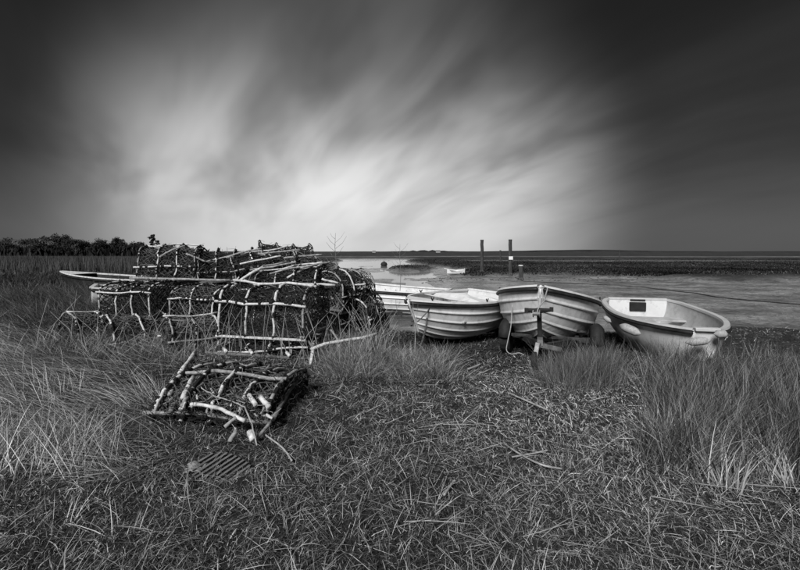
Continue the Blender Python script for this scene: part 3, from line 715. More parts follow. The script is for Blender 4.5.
# trailer under boat 3 (local to the world)
def wheel(parent, c, r, wd):
    rt_ = MB(); rt_.lathe([(r * .62, -wd / 2), (r * .95, -wd / 2), (r, -wd * .3), (r, wd * .3), (r * .95, wd / 2), (r * .62, wd / 2)], 20, 'x', c); o = rt_.build('tyre', 'rubber', parent, smooth=False)
    h = MB(); h.lathe([(r * .61, -wd * .35), (r * .61, wd * .30), (r * .2, wd * .2), (r * .2, wd * .45), (r * .08, wd * .5)], 14, 'x', c); h.build('rim', 'galv', o)
    return o
def trailer():
    a = P(539, 350, 4.75); fw = Vector((b3.matrix_world @ Vector((b3['_L'], 0, 0))) - (b3.matrix_world @ Vector((0, 0, 0)))); yaw = math.atan2(fw.y, fw.x)
    org = Vector((P(550, 330, 5.8).x, 5.8, -.08))
    rt = empty('boat_trailer', org, (0, 0, yaw + math.pi / 2)); tag(rt, 'low boat trailer with winch post under the bow-on dinghy', 'trailer')
    bpy.context.view_layer.update()
    inv = (Matrix.Translation(org) @ Matrix.Rotation(yaw + math.pi / 2, 4, 'Z')).inverted()
    def W(px, py, Y): return inv @ P(px, py, Y)
    # local: -y towards the camera, x across
    b = MB(); b.beam((-.5, 0, .20), (.5, 0, .20), .06, .06); b.build('axle', 'steel_dark', rt)
    for s in (-1, 1):
        wheel(rt, (s * .585, 0, .16), .22, .13)
        g = MB(); rows = []
        for i in range(9):
            th = math.pi * (i / 8) * .9 + .15; rows.append([(s * .585 + q_ * .085, -math.cos(th) * (.27 - .07 * q_ * q_), .16 + math.sin(th) * (.27 - .07 * q_ * q_)) for q_ in (-1, -.7, -.35, 0, .35, .7, 1)])
        g.grid(rows); g.build('mudguard', 'rubber', rt, smooth=True, solid=.01)
        b = MB(); b.beam((s * .36, 1.2, .22), (s * .34, -.3, .24), .05, .07); b.beam((s * .34, -.3, .24), (0, -1.0, .28), .05, .07); b.build('chassis_rail', 'steel_dark', rt)
        b = MB(); b.tube([(s * .33, -.0, .24), (s * .35, -.0, .33)], .022, 6); b.box((s * .35, -.0, .34), (.07, .34, .03)); b.build('bunk', 'steel_dark', rt)
    b = MB(); b.beam((-.46, -.42, .285), (.46, -.42, .285), .045, .035); b.build('crossbar', 'steel_dark', rt, bevel=.004)
    b = MB(); b.beam(W(540, 337, 4.95), W(539, 309, 4.80), .05, .05, (1, 0, 0)); b.build('winch_post', 'steel_dark', rt)
    b = MB(); b.tube([W(525, 309.5, 4.76), W(534, 311, 4.76), W(541, 310.5, 4.76), W(553, 310, 4.76)], [.018, .03, .03, .016], 8); b.box(W(526.5, 310.3, 4.76), (.04, .04, .05)); b.box(W(551.5, 309.5, 4.76), (.04, .04, .05)); b.build('bow_roller', 'rubber', rt)
    b = MB(); c = W(536.5, 313.5, 4.74); b.lathe([(.045, -.04), (.045, -.03), (.025, -.03), (.025, .03), (.045, .03), (.045, .04)], 12, 'x', c); b.build('winch_drum', 'galv', rt)
    b = MB(); b.beam(W(540, 339, 5.0), W(540, 343, 4.6), .06, .06); b.build('drawbar', 'galv', rt)
    j = MB(); j.beam(W(534.5, 360, 4.55), W(538, 343, 4.6), .05, .05, (1, 0, 0)); j.beam(W(536.5, 344.5, 4.6), W(560, 349.5, 4.72), .05, .05); jo = j.build('jockey_arm', 'galv', rt, bevel=.006)
    wheel(rt, W(534.5, 361, 4.55), .10, .05)
trailer()
# trailer bits under boats 1, 2: axle stands
def cradle(px, py, Y, w_, label):
    q = P(px, py, Y); g = tz(q.x, q.y); rt = empty('boat_stand', (q.x, q.y, g), (0, 0, R(20))); tag(rt, label, 'stand')
    h = max(q.z - g, .12)
    b = MB(); b.beam((-w_ / 2, 0, h), (w_ / 2, 0, h), .09, .06); b.build('crossbar', 'steel_dark', rt)
    for s in (-1, 1):
        b = MB(); b.beam((s * w_ * .42, 0, -.05), (s * w_ * .42, 0, h - .03), .05, .05, (0, 1, 0)); b.build('leg', 'steel_dark', rt)
cradle(405, 313, 8.9, .9, 'low dark stand holding up the stern of the far white boat')
cradle(452, 336, 6.7, .9, 'low dark stand under the bow of the white clinker dinghy')
cradle(480, 331, 7.3, .8, 'low dark stand under the stern of the white clinker dinghy')
# fixings on the boats
def fender(parent, loc, ln, r, rot, m='boat_cream'):
    b = MB(); b.lathe([(r * .2, -ln / 2 - .02), (r * .45, -ln / 2), (r * .9, -ln * .36), (r, -ln * .2), (r, ln * .2), (r * .9, ln * .36), (r * .45, ln / 2), (r * .2, ln / 2 + .02)], 14, 'x')
    o = b.build('fender', m, parent, smooth=True); o.location = loc; o.rotation_euler = rot; return o
def on_boat(rt, px, py, Y): return rt.matrix_world.inverted() @ P(px, py, Y)
def fender_thing(px, py, Y, ln, r, rot, label):
    b = MB(); b.lathe([(r * .15, -ln / 2 - .02), (r * .45, -ln / 2), (r * .9, -ln * .36), (r, -ln * .2), (r, ln * .2), (r * .9, ln * .36), (r * .45, ln / 2), (r * .15, ln / 2 + .02)], 14, 'x')
    o = b.build('fender', 'fender_grey', None, smooth=True); o.location = P(px, py, Y); o.rotation_euler = rot; tag(o, label, 'fender', 'fenders hung on the cream dinghy'); return o
fender_thing(630, 329.5, 5.62, .24, .058, (0, R(18), R(-50)), 'fat pale fender slung on the near side of the cream dinghy')
fender_thing(607, 319, 6.1, .11, .035, (0, R(30), R(-60)), 'small grey fender at the left quarter of the cream dinghy')
fender_thing(698, 341.5, 4.76, .22, .045, (0, R(-8), R(-12)), 'slim fender lying along the blunt bow of the cream dinghy')
fender_thing(721, 334, 4.72, .12, .045, (0, 0, 0), 'short round fender at the right tip of the cream dinghy')
b = MB(); b.box((.035, 0, -.075), (.05, .26, .15)); b.build('outboard_pad', 'rubber', b4, bevel=.01)
b = MB(); b.box((.0, 0, .035), (.09, .24, .03)); b.build('outboard_clamp_board', 'rubber', b4, bevel=.006)
for rt_, pf in ((b2, pt2), (b3, pt3)):
    e = pf(1.0, .45, 1); b = MB(); b.tube([Vector((e.x + .01 + .03 * math.sin(a), 0, e.z + .03 * math.cos(a))) for a in [2 * math.pi * i / 12 for i in range(13)]], .006, 5); b.build('bow_eye', 'steel_dark', rt_)
# cover and gear in boat 2
b = MB(); q0 = pt2(.30, 0, 1); b.grid([[(pt2(t, 0, -1) + Vector((0, .05 + .0 * t, -.02 + .03 * math.sin(t * 40)))), Vector((pt2(t, 0, 1).x, -.1, .02 + .05 * math.sin(t * 23))), Vector((pt2(t, 0, 1).x, .15, .03 + .04 * math.sin(t * 31))), (pt2(t, 0, 1) + Vector((0, -.05, -.02)))] for t in [.28, .33, .38, .43, .48, .53]])
b.build('spray_cover', 'boat_white', b2, solid=.008)
for t, s in ((.55, -1), (.55, 1), (.9, -1), (.9, 1)):
    b = MB(); q = pt2(t, 0, s); b.tube([q, q + Vector((0, 0, .05))], .012, 6); b.tube([q + Vector((-.035, 0, .07)), q + Vector((-.02, 0, .045)), q + Vector((.02, 0, .045)), q + Vector((.035, 0, .07))], .009, 5); b.build('rowlock', 'steel_dark', b2)
for t, s in ((.55, -1), (.55, 1)):
    b = MB(); q = pt3(t, 0, s); b.tube([q, q + Vector((0, 0, .05))], .012, 6); b.tube([q + Vector((-.035, 0, .07)), q + Vector((-.02, 0, .045)), q + Vector((.02, 0, .045)), q + Vector((.035, 0, .07))], .009, 5); b.build('rowlock', 'steel_dark', b3)
# ropes
rope('painter_rope', [P(540, 288, 4.93), P(547, 287.5, 4.88), P(546, 294, 4.86), P(544, 301, 4.86), P(538.5, 308, 4.74), P(537, 315, 4.72)], .007, 'pale rope looped from the bow of the trailered dinghy to the winch')
rope('painter_rope', [P(433, 299, 6.1), P(430.5, 306, 6.0), P(427, 312, 5.95), P(421, 318.5, 5.9), P(417, 322, 5.9)], .009, 'short dark line hanging from the gunwale of the white clinker dinghy', 'rope_mix')
rope('painter_rope', [P(512.5, 291, 5.9), P(512, 305, 5.6), P(511, 325, 5.4), P(508, 340, 5.2), P(506.5, 350, 5.05), P(511, 354, 5.0), P(519, 353, 5.0), P(524, 355, 4.95)], .006, 'grey rope hanging down to the ground left of the trailered dinghy')
rope('mooring_rope', [P(427, 318, 5.7), P(426.5, 325, 5.65), P(424, 335, 5.55), P(421, 345, 5.4), P(418, 352, 5.3)], .014, 'frayed rope dropping from the foot of the clinker dinghy stem', 'rope_mix')

# ------------------------------------------------------------------ lobster pots
GP = 'lobster pots heaped at the edge of the marsh'
def pot(label, c, yaw, L=1.0, D=.6, H=.48, tilt=0.0, roll=0.0, hoops=4, sh=.62, pale=.5, net=True, seed=0, mesh=.038, name='lobster_pot', skew=0.0, tangle=26, wraps=13, thick=1.0):
    """c: centre of the base. local x along the pot, y across, z up"""
    rs = random.Random(seed * 77 + 5); rg = np.random.default_rng(seed + 100)
    if pale < .9 and name == 'lobster_pot':
        tilt += R(rs.uniform(-5, 5)); roll += R(rs.uniform(-4.5, 4.5)); thick *= .84; wraps = 24
    rt = empty(name, c, (tilt, roll, yaw)); rt.rotation_mode = 'XYZ'; tag(rt, label, 'lobster pot', GP)
    ph = [rs.uniform(0, 6) for _ in range(4)]
    def warp(v):
        x_, y_, z_ = v; k = z_ / H
        return Vector((x_ + skew * z_ + .012 * math.sin(y_ * 9 + ph[0]) * k, y_ + .02 * math.sin(x_ * 7 + ph[1]) * k, z_ + .018 * math.sin(x_ * 8 + ph[2]) * k))
    def sec(s, x_=0, infl=0.0):
        # 0..1 from front foot over the top to back foot
        l1 = sh * H; arc = math.pi * ((D / 2) + (H - l1)) / 2; T = 2 * l1 + arc; d = s * T
        if d < l1: y_, z_ = -D / 2 - .02 * math.sin(d / l1 * math.pi), d
        elif d > l1 + arc: y_, z_ = D / 2 + .02 * math.sin((T - d) / l1 * math.pi), T - d
        else:
            a = (d - l1) / arc * math.pi; y_, z_ = -D / 2 * math.cos(a), l1 + (H - l1) * math.sin(a) ** .8
        return Vector((x_, y_ * (1 + infl), z_ * (1 + infl)))
    def stick(nm, pts, r, sides=6, p=None):
        b = MB(); n_ = len(pts); b.tube([warp(Vector(q)) + Vector((rs.uniform(-1, 1), rs.uniform(-1, 1), rs.uniform(-1, 1))) * .004 for q in pts], [r * rs.uniform(.88, 1.1) for _ in range(n_)], sides)
        return b.build(nm, ('stick_pale' if rs.random() < (pale if p is None else p) else 'stick_grey'), rt, smooth=True)
    R0 = .0165 * thick
    xs = [-L / 2 + L * i / (hoops - 1) for i in range(hoops)]
    for x_ in xs:
        stick('hoop', [sec(j / 22, x_ + rs.uniform(-.01, .01) + .01 * math.sin(j * .5)) for j in range(23)], R0 * .92)
    l1 = sh * H
    def line(a, b_, n_=7): a = Vector(a); b_ = Vector(b_); return [a.lerp(b_, i / (n_ - 1)) for i in range(n_)]
    for y_, z_ in ((-D / 2 - .022, l1), (D / 2 + .022, l1)) + (((rs.uniform(-.05, .05), H + .015),) if rs.random() < .45 else ()):
        stick('rail' , line((-L / 2 - rs.uniform(.02, .07), y_, z_ + rs.uniform(-.02, .02)), (L / 2 + rs.uniform(.02, .07), y_, z_ + rs.uniform(-.02, .02))), R0 * .95, p=pale * (1.0 if pale > .9 else .75))
    for y_ in (-D / 2, D / 2):
        b = MB(); q = line((-L / 2 - .04, y_, 0), (L / 2 + .04, y_, 0)); b.beam(warp(q[0]), warp(q[-1]), .034, .026); b.build('base_rail', 'stick_pale' if pale > .9 and y_ < 0 else 'pot_timber', rt, bevel=.004)
    for x_ in (-L / 2, L / 2):
        b = MB(); b.beam((x_, -D / 2 - .02, .034), (x_, D / 2 + .02, .034), .055, .028); b.build('end_rail', 'stick_grey' if pale > .9 else 'pot_timber', rt, bevel=.004)
    for i in range(4):
        y_ = -D / 2 + D * (i + 1) / 5; b = MB(); b.beam((-L / 2, y_, .006), (L / 2, y_, .006 + rs.uniform(-.003, .003)), .05, .018); b.build('slat', 'pot_timber', rt)
    # lashings where sticks cross, wraps along the sticks
    b = MB()
    for x_ in xs:
        for y_, z_ in ((-D / 2 - .012, l1), (D / 2 + .012, l1), (0, H + .008), (-D / 2, .02), (D / 2, .02)):
            q = warp(Vector((x_, y_, z_))); b.tube([q + Vector((-.022, 0, -.012)), q + Vector((0, 0, .006)), q + Vector((.022, 0, -.008))], [.012, R0 * 1.65, .012], 6)
        for _ in range(wraps):
            s_ = rs.random(); q = warp(sec(s_, x_)); q2 = warp(sec(min(s_ + .022, 1), x_)); b.tube([q, q2], R0 * 1.25, 6)
    for _ in range(9 if pale > .9 else 18):
        x_ = rs.uniform(-L / 2, L / 2); q = warp(Vector((x_, -D / 2 - .022, l1))); b.tube([q, q + Vector((rs.uniform(.012, .05), 0, 0))], R0 * 1.3, 6)
    b.build('lashing', 'lash', rt)['kind'] = 'stuff'
    if net:
        Ta = 2 * l1 + math.pi * ((D / 2) + (H - l1)) / 2; nu = int(Ta / mesh); nv = int(L / mesh)
        nu += nu % 2
        Pn = np.zeros((nv + 1, nu + 1, 3)); sg = rg.normal(0, .007, (nv + 1, nu + 1, 3))
        for i in range(nv + 1):
            bay = abs(math.sin(math.pi * (i / nv) * (hoops - 1)))
            for j in range(nu + 1):
                q = warp(sec(j / nu, -L / 2 + L * i / nv, -.03 - .07 * bay)); Pn[i, j] = q
        Pn += sg; A = []; Bq = []
        inner = []
        for i in range(nv):
            for j in range(nu + 1):
                if (i + j) % 2: continue
                for dj in (-1, 1):
                    if 0 <= j + dj <= nu and rg.random() > .04: A.append(Pn[i, j]); Bq.append(Pn[i + 1, j + dj])
        strands(A, Bq, rg.uniform(.0035, .0065, len(A)), 'netting', 'net_grey' if rs.random() < .45 else 'net_dark', rt)['kind'] = 'stuff'
        A = []; Bq = []
        for i in range(nv):
            for j in range(nu):
                if rg.random() < .8:
                    q = Pn[i, j] * np.array([1, .86, .86]) + rg.normal(0, .016, 3); A.append(q); Bq.append(Pn[min(i + int(rg.integers(1, 3)), nv), min(j + int(rg.integers(0, 3)), nu)] * np.array([1, .86, .86]) + rg.normal(0, .016, 3))
        strands(A, Bq, rg.uniform(.0025, .005, len(A)), 'inner_netting', 'net_dark', rt)['kind'] = 'stuff'
        # net ends
        for x_ in (-L / 2, L / 2):
            A = []; Bq = []; ne = int(D / mesh) + 1; me_ = int(H / mesh) + 1
            cone = .10 if x_ < 0 else -.10
            g_ = {}
            for i in range(ne + 1):
                for j in range(me_ + 1):
                    yy = -D / 2 + D * i / ne; zz = H * j / me_
                    lim = l1 + (H - l1) * math.sqrt(max(0, 1 - (2 * yy / D) ** 2))
                    if zz > lim: continue
                    r_ = math.hypot(yy / (D / 2), (zz - H * .45) / (H * .5)); g_[i, j] = np.array(warp(Vector((x_ + cone * max(0, 1 - r_), yy, zz)))) + rg.normal(0, .005, 3)
            for (i, j), q in g_.items():
                if (i + j) % 2: continue
                for di, dj in ((1, 1), (1, -1), (-1, 1), (-1, -1)):
                    if (i + di, j + dj) in g_: A.append(q); Bq.append(g_[i + di, j + dj])
            strands(A, Bq, rg.uniform(.003, .006, len(A)), 'end_netting', 'net_grey', rt)['kind'] = 'stuff'
    # straw and weed caught in the net
    A = []; Bq = []
    for _ in range(70):
        q = np.array(warp(sec(rg.uniform(0, 1), rg.uniform(-L / 2, L / 2), rg.uniform(-.12, .06)))); d_ = rg.normal(0, 1, 3); d_[2] *= .5
        A.append(q); Bq.append(q + d_ / np.linalg.norm(d_) * rg.uniform(.03, .16))
    strands(A, Bq, rg.uniform(.0015, .003, len(A)), 'caught_straw', 'drift', rt)['kind'] = 'stuff'
    # tangle of old rope and inner netting
    A = []; Bq = []
    for _ in range(int(tangle * 4.0)):
        p_ = np.array([rg.uniform(-L * .45, L * .45), rg.uniform(-D * .4, D * .4), rg.uniform(.04, H * .7)]); d_ = rg.normal(0, 1, 3)
        for _k in range(26):
            d_ = d_ * .8 + rg.normal(0, .6, 3); st = d_ / np.linalg.norm(d_) * .04; q = p_ + st
            q[0] = np.clip(q[0], -L * .48, L * .48); q[1] = np.clip(q[1], -D * .44, D * .44)
            q[2] = np.clip(q[2], .03, H * (.88 - .5 * (2 * q[1] / D) ** 2 * .6)); A.append(p_); Bq.append(q); p_ = q
    if A: strands(A, Bq, rg.uniform(.003, .0065, len(A)), 'tangled_rope', 'rope_mix', rt)['kind'] = 'stuff'
    return rt

S0 = [0]
def ppot(label, pxc, pyc, Y, yaw, **k):
    """pxc, pyc: where the middle of the pot's base stands, at distance Y"""
    S0[0] += 1; return pot(label, P(pxc, pyc, Y), R(yaw), seed=S0[0], **k)
# ground row, left to right
ppot('low half sunk pot at the outer left end of the heap', 94, 345, 6.1, 58, L=.62, D=.60, H=.50, hoops=3, pale=.7, sh=.3)
ppot('second sunk pot from the left in the bottom row', 134, 347, 5.9, 52, L=.70, D=.62, H=.47, hoops=3, pale=.85, sh=.3)
ppot('small sagging pot in the grass before the heap', 188, 350, 5.5, 38, L=.55, D=.50, H=.42, hoops=3, pale=.8, sh=.4, skew=.15)
ppot('bottom row pot buried behind the small sagging one', 205, 338, 6.5, 5, L=1.0, D=.6, H=.45, pale=.2)
ppot('dark bottom pot carrying the big front one', 277, 354.5, 5.45, -3, L=1.12, D=.62, H=.20, hoops=5, pale=.45, sh=.75, tangle=30)
ppot('bottom pot at the right, back of the heap', 345, 338, 6.7, 60, L=.9, D=.62, H=.5, pale=.3, mesh=.035)
# second level
ppot('boxy pot on the second level at the left', 144, 315, 6.35, -13, L=.86, D=.66, H=.50, pale=.75, sh=.74, mesh=.04)
ppot('second level pot beside the big front one, dark inside', 206, 319, 6.2, -16, L=.72, D=.62, H=.50, hoops=3, pale=.7, sh=.66)
ppot('big open pot at the front with four white hoops', 276, 332, 5.62, -13, L=1.16, D=.80, H=.64, pale=.95, sh=.69, mesh=.042, thick=1.12, tangle=16)
ppot('upper middle pot leaning right behind the big front one', 288, 309, 6.6, -12, L=1.3, D=.72, H=.64, hoops=5, pale=.75, sh=.35, roll=R(-3))
ppot('rounded pot with a wicker like net at the right of the heap', 343, 308, 6.75, 62, L=.9, D=.60, H=.62, pale=.4, sh=.4, mesh=.032, tangle=40)
ppot('last small arched pot at the right foot of the heap', 366, 334, 6.9, 72, L=.7, D=.44, H=.66, hoops=3, pale=.35, sh=.5, mesh=.03, tangle=40)
ppot('second level pot hidden deep in the middle of the heap', 235, 312, 7.1, 4, L=1.1, D=.6, H=.5, pale=.3)
# third level
ppot('third level pot with a raised left hoop, against the trees', 176, 279.5, 6.8, 4, L=.84, D=.66, H=.55, hoops=4, pale=.8, sh=.38, skew=-.05)
ppot('third level pot right of the one against the trees', 228, 280, 6.95, 14, L=.78, D=.62, H=.50, hoops=4, pale=.5, sh=.3)
ppot('top pot tipped back, its rails rising to the right', 262, 276, 7.0, 28, L=.9, D=.55, H=.40, hoops=4, pale=.6, sh=.5, roll=R(-7), tilt=R(6), tangle=40)
ppot('top pot at the crown of the heap', 284, 271, 7.35, 24, L=.85, D=.55, H=.47, hoops=4, pale=.5, sh=.5, roll=R(4), tangle=40)
ppot('top right pot sliding down towards the boats', 307, 281, 6.9, 34, L=.75, D=.52, H=.42, hoops=3, pale=.6, sh=.5, roll=R(12), tangle=40)
# loose rails that lie across the heap
def loose(nm, pa, pb, r, label, m='stick_pale', sag=0.0, group='loose sticks and rails on the heap'):
    a, b_ = Vector(pa), Vector(pb); b = MB(); n_ = 8
    b.tube([a.lerp(b_, i / n_) + Vector((random.uniform(-1, 1) * .004, 0, -sag * math.sin(math.pi * i / n_) + random.uniform(-1, 1) * .004)) for i in range(n_ + 1)], [r * random.uniform(.85, 1.12) for _ in range(n_ + 1)], 7)
    o = b.build(nm, m, None, smooth=True); tag(o, label, 'stick', group); return o
loose('loose_rail', P(226, 292, 6.1), P(263, 267, 6.4), .022, 'thick white rail slanting up to the left of the big front pot', sag=-.03)
loose('loose_rail', P(287, 278, 6.3), P(322, 262, 6.5), .020, 'white rail rising to the right under the top of the heap', sag=-.02)
loose('loose_rail', P(238, 290.5, 6.0), P(272, 286.5, 6.15), .016, 'short rail lying over the roof of the big front pot')
loose('loose_rail', P(279, 286, 6.0), P(335, 285.5, 6.2), .022, 'long white rail across the top of the big front pot', sag=-.02)
loose('loose_rail', P(243, 280, 6.35), P(259, 286, 6.25), .018, 'short white stick slanting down to the right')
loose('loose_rail', P(130, 278, 6.35), P(230, 280.5, 6.45), .022, 'pale base rail under the third level pots', 'stick_grey')
loose('loose_rail', P(322, 279, 6.2), P(338, 283, 6.2), .016, 'little stick at the shoulder of the rounded pot')
loose('loose_rail', P(345, 285.5, 6.5), P(366, 284, 6.6), .015, 'thin rail poking out towards the far white boat')
RAILS = [((204, 262), (240, 254), 6.9, 'grey rail over the shoulder of the third level'), ((226, 258), (262, 249), 6.9, 'speckled rail near the crown, rising to the right'),
         ((240, 264), (281, 256), 6.7, 'middle one of the slanting rails under the crown'), ((250, 270), (296, 262), 6.6, 'lowest of the slanting rails under the crown'),
         ((258, 254), (300, 250), 6.9, 'thin pale rail along the very top of the heap'), ((284, 258), (322, 254.5), 6.9, 'short rail at the top right of the heap'),
         ((270, 274), (312, 266), 6.5, 'pale rail just above the long white one'), ((300, 268), (330, 262), 6.5, 'rail end resting on the rounded pot'),
         ((186, 254), (206, 262), 6.75, 'short stick sloping down beside the raised hoop'), ((160, 257), (185, 246), 6.75, 'ridge stick sloping up to the left peak of the heap')]
for (a, b_, Y_, lab) in RAILS: loose('loose_rail', P(a[0], a[1], Y_ - .25), P(b_[0], b_[1], Y_ - .15), .015, lab, random.choice(['stick_pale', 'stick_grey', 'stick_grey']), sag=random.uniform(-.03, .01))
# broken frame in front at the right
rt = empty('broken_pot_frame', G(340, 372)); tag(rt, 'broken pot frame with a long bowed rail, right of the heap', 'pot frame')
inv = Matrix.Translation(rt.location).inverted()
def pst(nm, pts, r, m='stick_pale'):
    b = MB(); b.tube([inv @ Vector(p) for p in pts], r, 7, jit=.08); b.build(nm, m, rt, smooth=True)
pst('rail', [P(311, 349.5, 4.95), P(325, 344, 5.1), P(345, 340.5, 5.2), P(362, 338, 5.3), P(376, 334, 5.4)], .020)
pst('leg', [P(313, 350, 4.95), P(311, 362, 4.88), P(307, 378, 4.8)], .019)
pst('leg', [P(339, 341, 5.2), P(339.5, 352, 5.15), P(340, 362, 5.1)], .016, 'stick_grey')
pst('leg', [P(349, 341, 5.25), P(349.5, 350, 5.2)], .012, 'stick_grey')
pst('leg', [P(376, 335, 5.4), P(377, 350, 5.3)], .013, 'stick_grey')
pst('brace', [P(331, 330, 5.35), P(339, 341, 5.2)], .013, 'stick_grey')
pst('brace', [P(306, 337, 5.3), P(314, 350, 4.95)], .014, 'pot_timber')

# crushed pot in the foreground
def crushed():
    # three points of its sloping top
    A, B_, C_ = P(196, 355, 4.15), P(292, 360, 4.15), P(235, 414, 2.95)
    nrm = (B_ - A).cross(C_ - A).normalized()
    o_ = Vector((0, 0, CAM_H))
    def T(px, py, lift=0.0):
        d = P(px, py, 1) - o_; t = (A - o_).dot(nrm) / d.dot(nrm); return o_ + d * t + Vector((0, 0, lift))
    ctr = P(238, 402, 3.5); ctr.z = -.03
    rt = pot('crushed pot with broken white sticks lying in the foreground grass', ctr, R(-7), L=.86, D=.86, H=.33, tilt=R(5), roll=R(2), hoops=5, sh=.5, pale=.4, seed=43, mesh=.036, name='crushed_lobster_pot', tangle=34, wraps=26)
    iv = (Matrix.Translation(ctr) @ Euler((R(5), R(2), R(-7))).to_matrix().to_4x4()).inverted()
    def st(nm, pts, r, m='stick_pale'):
        b = MB(); pts = [Vector(p) for p in pts]; q = []
        for i in range(len(pts) - 1):
            for k in range(4): q.append(pts[i].lerp(pts[i + 1], k / 4))
        q.append(pts[-1]); b.tube([iv @ (p + Vector((random.uniform(-1, 1), random.uniform(-1, 1), random.uniform(-1, 1))) * .003) for p in q], [1.25 * r * random.uniform(.85, 1.12) for _ in q], 7); return b.build(nm, m, rt, smooth=True)
    st('broken_stick', [T(195, 355, .03), T(180, 378, .04)], .016)
    st('broken_stick', [T(179, 379, .03), T(170, 395, .0)], .014, 'stick_grey')
    st('broken_stick', [T(193, 383, .05), T(183, 402, .03)], .015)
    st('broken_stick', [T(189, 396, .02), T(181, 411, .01)], .015, 'stick_grey')
    for (x_, y_) in ((225, 353), (251, 354.5), (288, 357), (237, 366), (222, 381)): st('stick_end', [T(x_ - 1.2, y_ - 1.5, .03), T(x_ + 1.4, y_ + 2, .03)], .014)
    st('broken_stick', [T(237, 365, .03), T(229, 374, .02), T(220, 385, .02)], .013, 'stick_grey')
    st('broken_stick', [T(270, 369, .03), T(257, 383, .03), T(245, 397, .02)], .012, 'stick_grey')
    st('broken_stick', [T(249, 402, .05), T(256, 411, .04)], .015)
    st('broken_stick', [T(260.5, 404, .05), T(269, 413, .04)], .015)
    st('broken_stick', [T(191, 409, .03), T(206, 411, .04), T(222, 415, .04), T(245, 424, .02)], .011)
    st('broken_stick', [P(236, 417, 2.85), P(225, 427, 2.8)], .011, 'stick_grey')
    st('broken_stick', [P(249, 431, 2.78), P(253, 440, 2.74)], .018)
    st('broken_stick', [P(271, 422, 2.95), P(258, 437, 2.8)], .010, 'stick_grey')
    st('broken_stick', [P(236, 431, 2.8), P(230, 442, 2.72)], .013, 'stick_grey')
    st('broken_stick', [P(280, 388, 3.6), P(266, 408, 3.3)], .02, 'rope_mix')
    st('wire', [T(195, 387, .05), T(205, 397, .05), T(215, 403, .05), T(232, 408, .05), T(245, 413, .04), T(252, 425, .0), T(257, 437, -.05)], .004, 'drift')
    st('wire', [T(238, 367, .04), T(248, 372, .05), T(258, 373, .04), T(266, 372, .03)], .004, 'drift')
    # frame under the net
    st('base_rail', [T(205, 353, 0), T(292, 358, 0)], .016, 'pot_timber'); st('base_rail', [T(170, 405, -.05), T(196, 355, 0)], .014, 'pot_timber')
    st('base_rail', [T(300, 372, -.02), T(272, 416, -.03)], .014, 'pot_timber'); st('base_rail', [P(172, 412, 3.3), P(215, 440, 2.92), P(255, 444, 2.88)], .014, 'pot_timber')
    # rumpled net sheets: top and front
    for layer in range(2):
        A_ = []; Bq = []; n1, n2 = 50, 44; g_ = {}
        ph1 = random.uniform(0, 6)
        for i in range(n1 + 1):
            for j in range(n2 + 1):
                u = i / n1; v = j / n2
                a = Vector((196, 355)).lerp(Vector((168, 405)), v); c = Vector((293, 358)).lerp(Vector((272, 418)), v)
                p2 = a.lerp(c, u); lift = .015 - layer * .03 + .035 * math.sin(u * 11 + ph1) * math.sin(v * 9 + ph1) + random.gauss(0, .009)
                if v > .85: lift -= .05 * (v - .85) / .15
                g_[i, j] = np.array(iv @ T(p2.x, p2.y, lift)) + RNG.normal(0, .006, 3)
        for (i, j), q in g_.items():
            if (i + j) % 2: continue
            for di, dj in ((1, 1), (1, -1), (-1, 1), (-1, -1)):
                if (i + di, j + dj) in g_ and random.random() > .15: A_.append(q); Bq.append(g_[i + di, j + dj])
        strands(A_, Bq, RNG.uniform(.001, .0028, len(A_)), 'netting', ('net_grey', 'net_dark', 'net_grey')[layer], rt)['kind'] = 'stuff'
    # weed and rope mass
    A_ = []; Bq = []
    for _ in range(430):
        u, v = random.random(), random.random(); p_ = np.array(iv @ T(180 + 105 * u + 12 * (1 - v), 357 + 55 * v, -.02 - .16 * random.random())); d_ = RNG.normal(0, 1, 3)
        for _k in range(16):
            d_ = d_ * .9 + RNG.normal(0, .42, 3); q = p_ + d_ / np.linalg.norm(d_) * .022; q[2] = max(q[2], .0); A_.append(p_); Bq.append(q); p_ = q
    strands(A_, Bq, RNG.uniform(.001, .0032, len(A_)), 'tangled_rope', 'net_dark', rt)['kind'] = 'stuff'
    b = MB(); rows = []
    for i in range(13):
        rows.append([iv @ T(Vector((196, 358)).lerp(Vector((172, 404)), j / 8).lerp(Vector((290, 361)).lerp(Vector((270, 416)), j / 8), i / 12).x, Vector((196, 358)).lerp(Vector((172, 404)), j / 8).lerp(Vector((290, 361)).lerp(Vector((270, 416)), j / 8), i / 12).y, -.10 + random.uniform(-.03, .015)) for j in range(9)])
    b.grid(rows); b.build('dark_backing', 'lash', rt)  # near-black sheet added under the net to darken the pot's inside
    A_ = []; Bq = []
    for _ in range(200):
        u, v = random.random(), random.random(); a0 = Vector((196, 356)).lerp(Vector((170, 405)), v).lerp(Vector((293, 359)).lerp(Vector((272, 418)), v), u)
        q = np.array(iv @ T(a0.x, a0.y, random.uniform(-.01, .05))); d_ = RNG.normal(0, 1, 3); d_[2] *= .3; A_.append(q); Bq.append(q + d_ / np.linalg.norm(d_) * RNG.uniform(.01, .09))
    strands(A_, Bq, RNG.uniform(.0012, .004, len(A_)), 'caught_straw', 'drift', rt)['kind'] = 'stuff'
    for _ in range(26):
        u, v = random.random(), random.random(); a0 = Vector((190, 360)).lerp(Vector((176, 408)), v).lerp(Vector((290, 362)).lerp(Vector((268, 420)), v), u); an = random.uniform(0, 3.14); l_ = random.uniform(3, 8)
        st('splinter', [T(a0.x, a0.y, .02), T(a0.x + math.cos(an) * l_, a0.y + math.sin(an) * l_, .025)], random.uniform(.004, .009), random.choice(['stick_pale', 'stick_grey', 'stick_grey']))
crushed()

